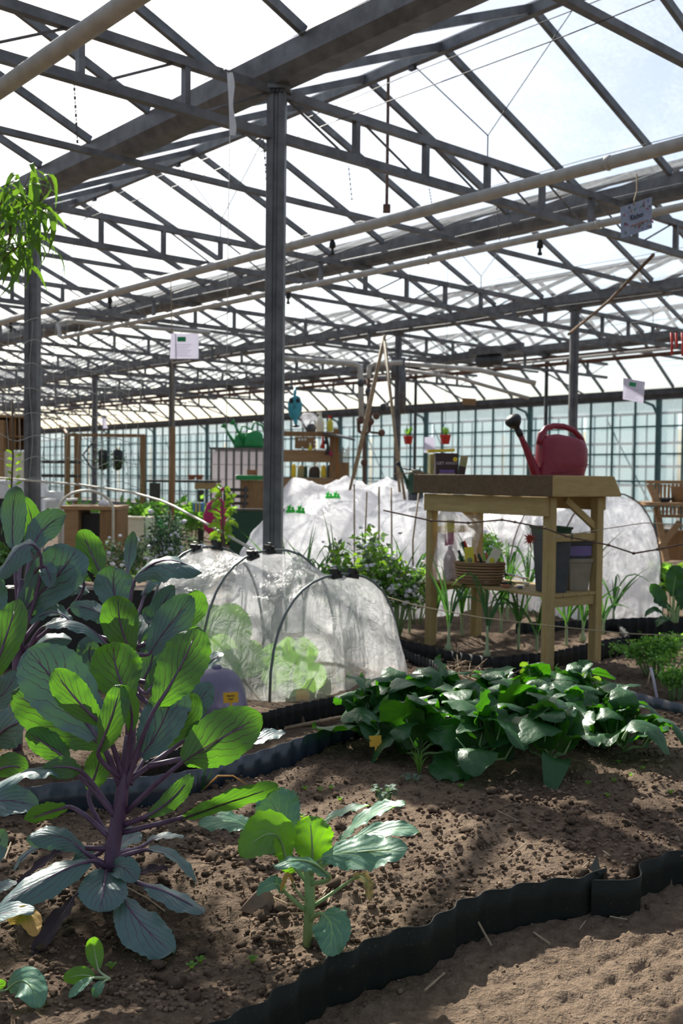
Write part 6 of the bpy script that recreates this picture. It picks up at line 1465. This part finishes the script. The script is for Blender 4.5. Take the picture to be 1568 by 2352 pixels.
# water tank
z = 15; T = thing('water_tank', 'white plastic water tank in a metal cage at the left of the column', 'water tank', gb(545, z)); g0 = gy(545, z)
rbo(T, 'tank', 486, 1036, 606, g0 - 22, z, .8, 'tank_plastic', bevel=.05)
for k in range(8): rbo(T, 'cage_bar', 483 + k * 17.3, 1032, 485.5 + k * 17.3, g0 - 20, z - .03, .02, 'steel')
for y in (1035, 1066, 1100, 1135, 1170): rbo(T, 'cage_bar', 483, y, 607, y + 2.5, z - .05, .02, 'steel')
rbo(T, 'top_plate', 480, 1027, 608, 1033, z - .05, .9, 'steel'); rbo(T, 'pallet', 484, g0 - 20, 606, g0, z, .8, 'grey_wood')
bgcan('large green watering can on the water tank, nearest the column', 583, 966, 1028, 15.2, 'green_plastic'); bgcan('second green watering can on the water tank, spout far left', 556, 974, 1028, 15.3, 'green_plastic')
# hanging blue can
z = 9; hc = P(677, 935, z); T = thing('watering_can', 'blue watering can hanging upside down beside the middle column', 'watering can', P(677, 890, z))
mb = MB(); k_ = z / F; mb.lathe([(6 * k_, 26 * k_), (12 * k_, 22 * k_), (16.5 * k_, 8 * k_), (16.5 * k_, -6 * k_), (12 * k_, -22 * k_), (5 * k_, -30 * k_)], hc, 20, sy=.8); mb.build('body', M['teal_plastic'], T, smooth=True)
mb = MB(); mb.tube([hc + V((0, 0, -24 * k_)), hc + V((3 * k_, -.02, -34 * k_)), hc + V((3 * k_, -.03, -42 * k_))], [7 * k_, 4 * k_, 3 * k_], 10); mb.build('spout', M['teal_plastic'], T, smooth=True)
mb = MB(); mb.lathe([(3 * k_, 0), (9 * k_, -2 * k_), (9 * k_, -4 * k_), (2 * k_, -6 * k_)], hc + V((3 * k_, -.03, -41 * k_)), 14); mb.build('rose', M['black_plastic'], T, smooth=True)
mb = MB(); mb.tube([hc + V((0, -13 * k_, -2 * k_)), hc + V((0, -17 * k_, 15 * k_)), hc + V((0, -12 * k_, 32 * k_)), hc + V((0, 0, 44 * k_)), hc + V((0, 6 * k_, 30 * k_))], 3.2 * k_, 8); mb.build('handle', M['teal_plastic'], T, smooth=True)
mb = MB(); mb.ball(hc + V((-7 * k_, -9 * k_, 14 * k_)), 6 * k_, 8, 1.3); mb.ball(hc + V((7 * k_, -9 * k_, 14 * k_)), 5 * k_, 8, 1.3); mb.build('opening', M['black_plastic'], T, smooth=True)
mb = MB(); mb.tube([hc + V((0, 0, 44 * k_)), hc + V((0, 0, 1.4))], .002, 4); mb.build('wire', M['steel_dark'], T)
# trestle table
z = 12; T = thing('trestle_table', 'dark trestle table at the left of the water tank', 'table', gb(415, z)); g0 = gy(415, z)
rbo(T, 'top', 337, 1102, 492, 1109, z, .7, 'grey_wood'); rbo(T, 'leg', 343, 1109, 366, 1180, z, .05, 'grey_wood'); rbo(T, 'leg', 455, 1125, 466, g0, z, .05, 'grey_wood'); rbo(T, 'leg', 350, 1109, 360, g0, z + .6, .05, 'grey_wood'); rbo(T, 'drawer', 447, 1109, 490, 1124, z - .02, .3, 'tan_wood')
for k, x in enumerate((440, 458)):
    T2 = thing('flower_pot', ('small clay pot on the trestle table', 'second clay pot on the trestle table, further right')[k], 'pot', P(x, 1102, z + .2)); mb = MB(); mb.lathe([(.03, 0), (.045, .05), (.05, .05), (.05, .06)], P(x, 1102, z + .2), 10); mb.build('pot', M['terracotta'], T2)
# chairs
z = 11; T = thing('folding_chair', 'grey-brown slatted chair between the table and the middle column', 'chair', gb(545, z)); g0 = gy(545, z)
for x in (517, 564): mb = MB(); mb.tube([P(x, 1118, z), P(x - 4 if x < 540 else x - 6, 1200, z - .1), P(x - 8, g0, z - .2)], .018, 6); mb.build('leg', M['grey_wood'], T)
for y in (1121, 1136, 1152): rbo(T, 'slat', 515, y, 570, y + 8, z, .02, 'grey_wood')
rbo(T, 'seat', 508, 1190, 566, 1197, z - .4, .42, 'grey_wood')
for x in (512, 560): mb = MB(); mb.tube([P(x, 1195, z - .4), P(x + 4, g0 + 12, z - .45)], .016, 6); mb.build('leg', M['grey_wood'], T)
T = thing('pink_bag', 'dark pink bag hanging on the slatted chair', 'bag', P(500, 1150, 10.6)); mb = MB(); a = P(497, 1228, 10.5)
mb.lathe([(.07, 0), (.13, .05), (.14, .2), (.10, .32), (.04, .38)], a, 14, sy=.5); mb.build('body', M['pink_cloth'], T, smooth=True); mb = MB(); mb.tube([P(485, 1165, 10.5), P(512, 1120, 10.5), P(521, 1125, 10.5), P(526, 1180, 10.5)], .02, 6); mb.build('strap', M['pink_cloth'], T)
T = thing('striped_bag', 'small blue and yellow striped bag beside the pink bag', 'bag', P(453, 1175, 11)); rbo(T, 'body', 443, 1154, 466, 1176, 11, .12, 'blue_cloth', bevel=.01)
for x in (449, 457): rbo(T, 'stripe', x, 1153, x + 2, 1176, 10.98, .02, 'gold_sticker')
def trough(name, label, x0, y0, x1, z, d, mat, cat='planter', rim='black_plastic', hang=None):
    T = thing(name, label, cat, gb((x0 + x1) / 2, z)); g0 = gy((x0 + x1) / 2, z)
    for (a, b, dd, zz) in ((x0, x1, .03, z), (x0, x1, .03, z + d)): rbo(T, 'side_panel', a, y0, b, g0, zz, dd, mat)
    rbo(T, 'side_panel', x0, y0, x0 + 4, g0, z, d, mat); rbo(T, 'side_panel', x1 - 4, y0, x1, g0, z, d, mat)
    rbo(T, 'rim', x0 - 2, y0 - 4, x1 + 2, y0, z - .03, .06, rim); rbo(T, 'soil', x0 + 3, y0 + 4, x1 - 3, y0 + 10, z + .03, d - .06, 'clod'); return T
trough('planter', 'dark green plastic planter behind the netted tunnel left of the column', 528, 1172, 645, 8.8, .5, 'dark_green_plastic')
trough('planter', 'bright green bin behind the rosemary bush', 362, 1190, 402, 8.8, .3, 'green_plastic', rim='green_plastic')
trough('planter', 'long black planter crate behind the left back brassicas', 10, 1352, 400, 4.75, .5, 'black_plastic')
trough('planter', 'pale stone trough right of the wooden crate', 268, 1190, 330, 9.0, .5, 'cream', rim='cream')
# wooden crate stand with hoop
z = 8; T = thing('wooden_crate', 'wooden crate stand with a dark opening and pale board top on the left', 'crate', gb(205, z)); g0 = gy(205, z)
rbo(T, 'side_board', 148, 1168, 178, g0, z, .4, 'tan_wood'); rbo(T, 'side_board', 230, 1172, 268, g0, z, .4, 'brown_wood'); rbo(T, 'opening_shade', 180, 1180, 232, g0 - 3, z + .1, .3, 'black_plastic'); rbo(T, 'top_board', 140, 1162, 268, 1172, z - .03, .46, 'tan_wood')  # black block stands in for the shade inside the crate's opening
pts = [P(198 - 62 * math.cos(a), 1172 - 45 * math.sin(a), 7.8) for a in [PI * q / 16 for q in range(17)]]; T = thing('hoop', 'cream plastic hoop arching over the wooden crate', 'hoop', pts[0]); mb = MB(); mb.tube([V((pts[0].x, pts[0].y, .0))] + pts + [V((pts[-1].x, pts[-1].y, .0))], .011, 7); mb.build('tube', M['hose_white'], T, smooth=True)
T = thing('white_bag', 'small white bundle on the right end of the wooden crate', 'bag', P(240, 1168, 8.1)); mb = MB(); mb.ball(P(237, 1158, 8.15), .045, 9, .8, .1); mb.ball(P(248, 1159, 8.15), .038, 9, .8, .1); mb.build('body', M['cloth_white'], T, smooth=True)
# white garden chair
z = 9.2; T = thing('garden_chair', 'white plastic garden chair at the left behind the steel column', 'chair', gb(120, z)); g0 = gy(120, z)
for x, x2, dz in ((98, 92, 0), (145, 150, 0), (102, 98, .4), (140, 144, .4)): mb = MB(); mb.tube([P(x, 1150, z + dz), P((x + x2) / 2, 1190, z + dz), V((P(x2, 1190, z + dz).x, P(x2, 1190, z + dz).y, 0))], [.022, .02, .016], 7); mb.build('leg', M['white_plastic'], T, smooth=True)
rbo(T, 'seat', 96, 1188, 148, 1194, z, .42, 'white_plastic', bevel=.01); rbo(T, 'backrest', 98, 1128, 146, 1168, z + .42, .02, 'white_plastic', bevel=.008)
for x in (94, 144): rbo(T, 'armrest', x, 1146, x + 7, 1151, z, .42, 'white_plastic')
# pergola frame
z = 12; T = thing('pergola', 'brown wooden frame at the left with hanging green baskets', 'pergola', gb(240, z)); g0 = gy(240, z)
for x in (149, 172, 322): rbo(T, 'post', x, 998, x + 8, g0, z + (.4 if x == 172 else 0), .06, 'brown_wood')
rbo(T, 'beam', 148, 995, 332, 1004, z - .03, .06, 'brown_wood'); rbo(T, 'rail', 95, 1058, 184, 1065, z, .04, 'grey_wood'); rbo(T, 'rail', 95, 1090, 184, 1097, z, .04, 'grey_wood')
mb = MB(); mb.tube([P(158, 1002, z), P(140, 975, z + .6)], .02, 5); mb.build('rafter', M['brown_wood'], T)
mb = MB(); mb.tube([P(214, 1015, z), P(190, 1045, z), P(220, 1090, z)], .012, 5); mb.build('brace', M['steel_dark'], T)
for k, x in enumerate((236, 270)):
    c = P(x, 1056, 11.8); T = thing('hanging_basket', ('left hanging basket of green leaves under the wooden frame', 'right hanging basket of green leaves under the wooden frame')[k], 'hanging basket', c); mb = MB(); mb.lathe([(.02, -.12), (.05, -.1), (.055, .1), (.03, .12)], c, 12); mb.build('basket', M['black_plastic'], T, smooth=True)
    mb = MB(); r2 = random.Random(k)
    for q in range(120):
        p = c + V((r2.gauss(0, .05), r2.gauss(0, .05), r2.gauss(0, .08))); mb.ball(p, .012, 4, .5, .3)
    mb.build('foliage', M['foliage'], T)['kind'] = 'stuff'; mb = MB(); mb.tube([c + V((0, 0, .12)), c + V((0, 0, .4))], .003, 4); mb.build('wire', M['steel_dark'], T)
# left cabinet
z = 12.5; T = thing('wooden_cabinet', 'brown wooden cabinet with dark red shelves at the left edge', 'cabinet', gb(20, z)); g0 = gy(20, z)
rbo(T, 'side_board', -30, 952, -20, 1034, z, .4, 'tan_wood'); rbo(T, 'side_board', 0, 965, 7, 1120, z - .05, .4, 'tan_wood'); rbo(T, 'side_board', 55, 958, 62, 1034, z, .4, 'brown_wood'); rbo(T, 'top_board', -30, 952, 62, 959, z - .02, .45, 'tan_wood'); rbo(T, 'back_panel', -28, 958, 60, 1034, z + .35, .02, 'rust'); rbo(T, 'shelf', -28, 1000, 58, 1004, z, .35, 'brown_wood')
for x in (22, 32, 42): rbo(T, 'slat', x, 960, x + 4, 1034, z + .05, .02, 'brown_wood')
rbo(T, 'plinth', -30, 1036, 60, g0, z, .45, 'cream')
T = thing('white_table', 'white covered table at the left edge below the cabinet', 'table', gb(20, 9)); rbo(T, 'top_cloth', -40, 1102, 58, 1146, 9, .7, 'cloth_white', bevel=.01); rbo(T, 'base', -36, 1146, 56, gy(20, 9), 9.03, .62, 'black_plastic')
c = P(32, 1075, 5.2); T = thing('young_vine', 'young green vine shoot climbing the cane at the left edge', 'plant', P(30, 1130, 5.2))
for k in range(12): x = 33 + (-1) ** k * 3; y = 1130 - k * 8; px_leaf(T, 5.2, ((31, y), (x, y), (x + (-1) ** k * 9, y - 6), (x + (-1) ** k * (8 + 3 * (k % 4)), y - 2 - 3 * (k % 3)), 6, 170, (0, 0, 0)), M['leaf_lime'], None, 1500 + k, 'ov', ny=5, nx=3)
# right bench with basket
z = 8.8; T = thing('slatted_bench', 'light wooden slatted bench and folding table at the right edge', 'bench', gb(1540, z)); g0 = gy(1540, z)
rbo(T, 'top_rail', 1486, 1103, 1620, 1112, z + .3, .05, 'tan_wood'); rbo(T, 'table_top', 1488, 1154, 1620, 1163, z - .1, .55, 'tan_wood')
for k in range(10): rbo(T, 'slat', 1498 + k * 9, 1112, 1502 + k * 9, 1154, z + .32, .02, 'tan_wood')
for k in range(8): rbo(T, 'slat', 1512 + k * 9, 1163, 1516 + k * 9, 1182, z, .02, 'tan_wood')
rbo(T, 'rail', 1505, 1182, 1620, 1190, z, .04, 'brown_wood')
for a, b in (((1490, 1112), (1512, 1160)), ((1507, 1165), (1530, 1290)), ((1560, 1200), (1512, 1260)), ((1600, 1165), (1590, 1290))): mb = MB(); mb.beam(P(a[0], a[1], z + .1), P(b[0], b[1], z + .05), .05, .04, up=FW); mb.build('leg', M['tan_wood'], T)
rbo(T, 'end_panel', 1522, 1218, 1620, 1288, z + .25, .03, 'brown_wood')
T = thing('basket', 'dark brown basket on the slatted bench at the right edge', 'basket', P(1560, 1154, z)); mb = MB(); mb.lathe([(.085, 0), (.10, .14), (.105, .145), (.095, .14)], P(1566, 1155, z + .1), 18); mb.build('body', M['wicker'], T, smooth=True)
T = thing('pot_saucer', 'blue-grey dish on the slatted bench', 'dish', P(1525, 1154, z)); mb = MB(); mb.lathe([(.04, 0), (.075, .03), (.08, .045), (.07, .04)], P(1522, 1155, z + .1), 14); mb.build('dish', M['grey_pot'], T, smooth=True)
# hanging red pots
for k, x in enumerate((937, 1022)):
    z = 9.4; c = P(x, 1020, z); s = 1 if k == 0 else 1.15; T = thing('hanging_pot', ('red pot with a small plant hanging left of the dark green post', 'red pot with a small plant hanging above the seed boxes')[k], 'pot', c)
    mb = MB(); mb.lathe([(.032 * s, 0), (.043 * s, .06 * s), (.047 * s, .062 * s), (.047 * s, .075 * s)], c, 16); mb.build('pot', M['red_pot'], T, smooth=True); mb = MB(); mb.tube([c + V((-.045 * s, 0, .07)), c + V((0, 0, .2)), c + V((.045 * s, 0, .07))], .002, 4); mb.tube([c + V((0, 0, .2)), c + V((0, 0, 1.9))], .002, 4); mb.build('wire', M['steel_dark'], T)
    r2 = random.Random(k)
    for q in range(14): a = r2.uniform(0, 6.3); b = c + V((0, 0, .075)); t = b + V((math.cos(a) * .05, math.sin(a) * .05, r2.uniform(.02, .09))); add_leaf(T, b, lerp(b, t, .6) + V((0, 0, .01)), t, .012, face_up(), M['leaf_lettuce'], prof='ov', ny=5, nx=3)
# valve pipework
z = 12.2; T = thing('pipework', 'vertical pipes with brown valves behind the bamboo teepee', 'pipes', P(836, 1140, z))
for pts, r_, mt_ in (([(640, 822), (815, 836), (826, 842), (828, 870), (830, 960)], .035, 'pipe_paint'), ([(925, 833), (860, 836), (848, 842), (846, 870)], .028, 'pipe_paint'), ([(846, 870), (846, 930), (850, 960), (848, 990), (836, 1000), (824, 990), (822, 960)], .022, 'rust'), ([(836, 1000), (836, 1060), (836, 1300)], .022, 'rust'), ([(832, 935), (880, 935), (905, 912)], .014, 'steel_dark'), ([(850, 993), (876, 995)], .014, 'rust'), ([(930, 835), (1100, 850), (1230, 880)], .03, 'pipe_paint'), ([(930, 850), (1060, 870), (1215, 915)], .022, 'pipe_paint')):
    mb = MB(); mb.tube([P(x, min(y, 1269), z) for x, y in pts], r_, 8); mb.build('tube', M[mt_], T, smooth=True)
for x, y in ((828, 880), (846, 900), (829, 965), (851, 968), (864, 955), (880, 935), (836, 1062), (876, 994)): mb = MB(); mb.ball(P(x, y, z - .02), .045, 8, 1.1); mb.build('valve', M['rust' if y > 940 else 'steel_dark'], T, smooth=True)
T = thing('downpipe', 'grey downpipe box fixed to the column beside the teepee', 'pipe', P(922, 820, 13.7)); mb = MB(); mb.tube([P(924, 822, 13.7), P(924, 950, 13.7)], .05, 10); mb.build('tube', M['steel'], T, smooth=True); mb = MB(); mb.tube([P(904, 822, 13.7), P(904, 870, 13.7)], .04, 10); mb.build('tube', M['steel'], T, smooth=True)
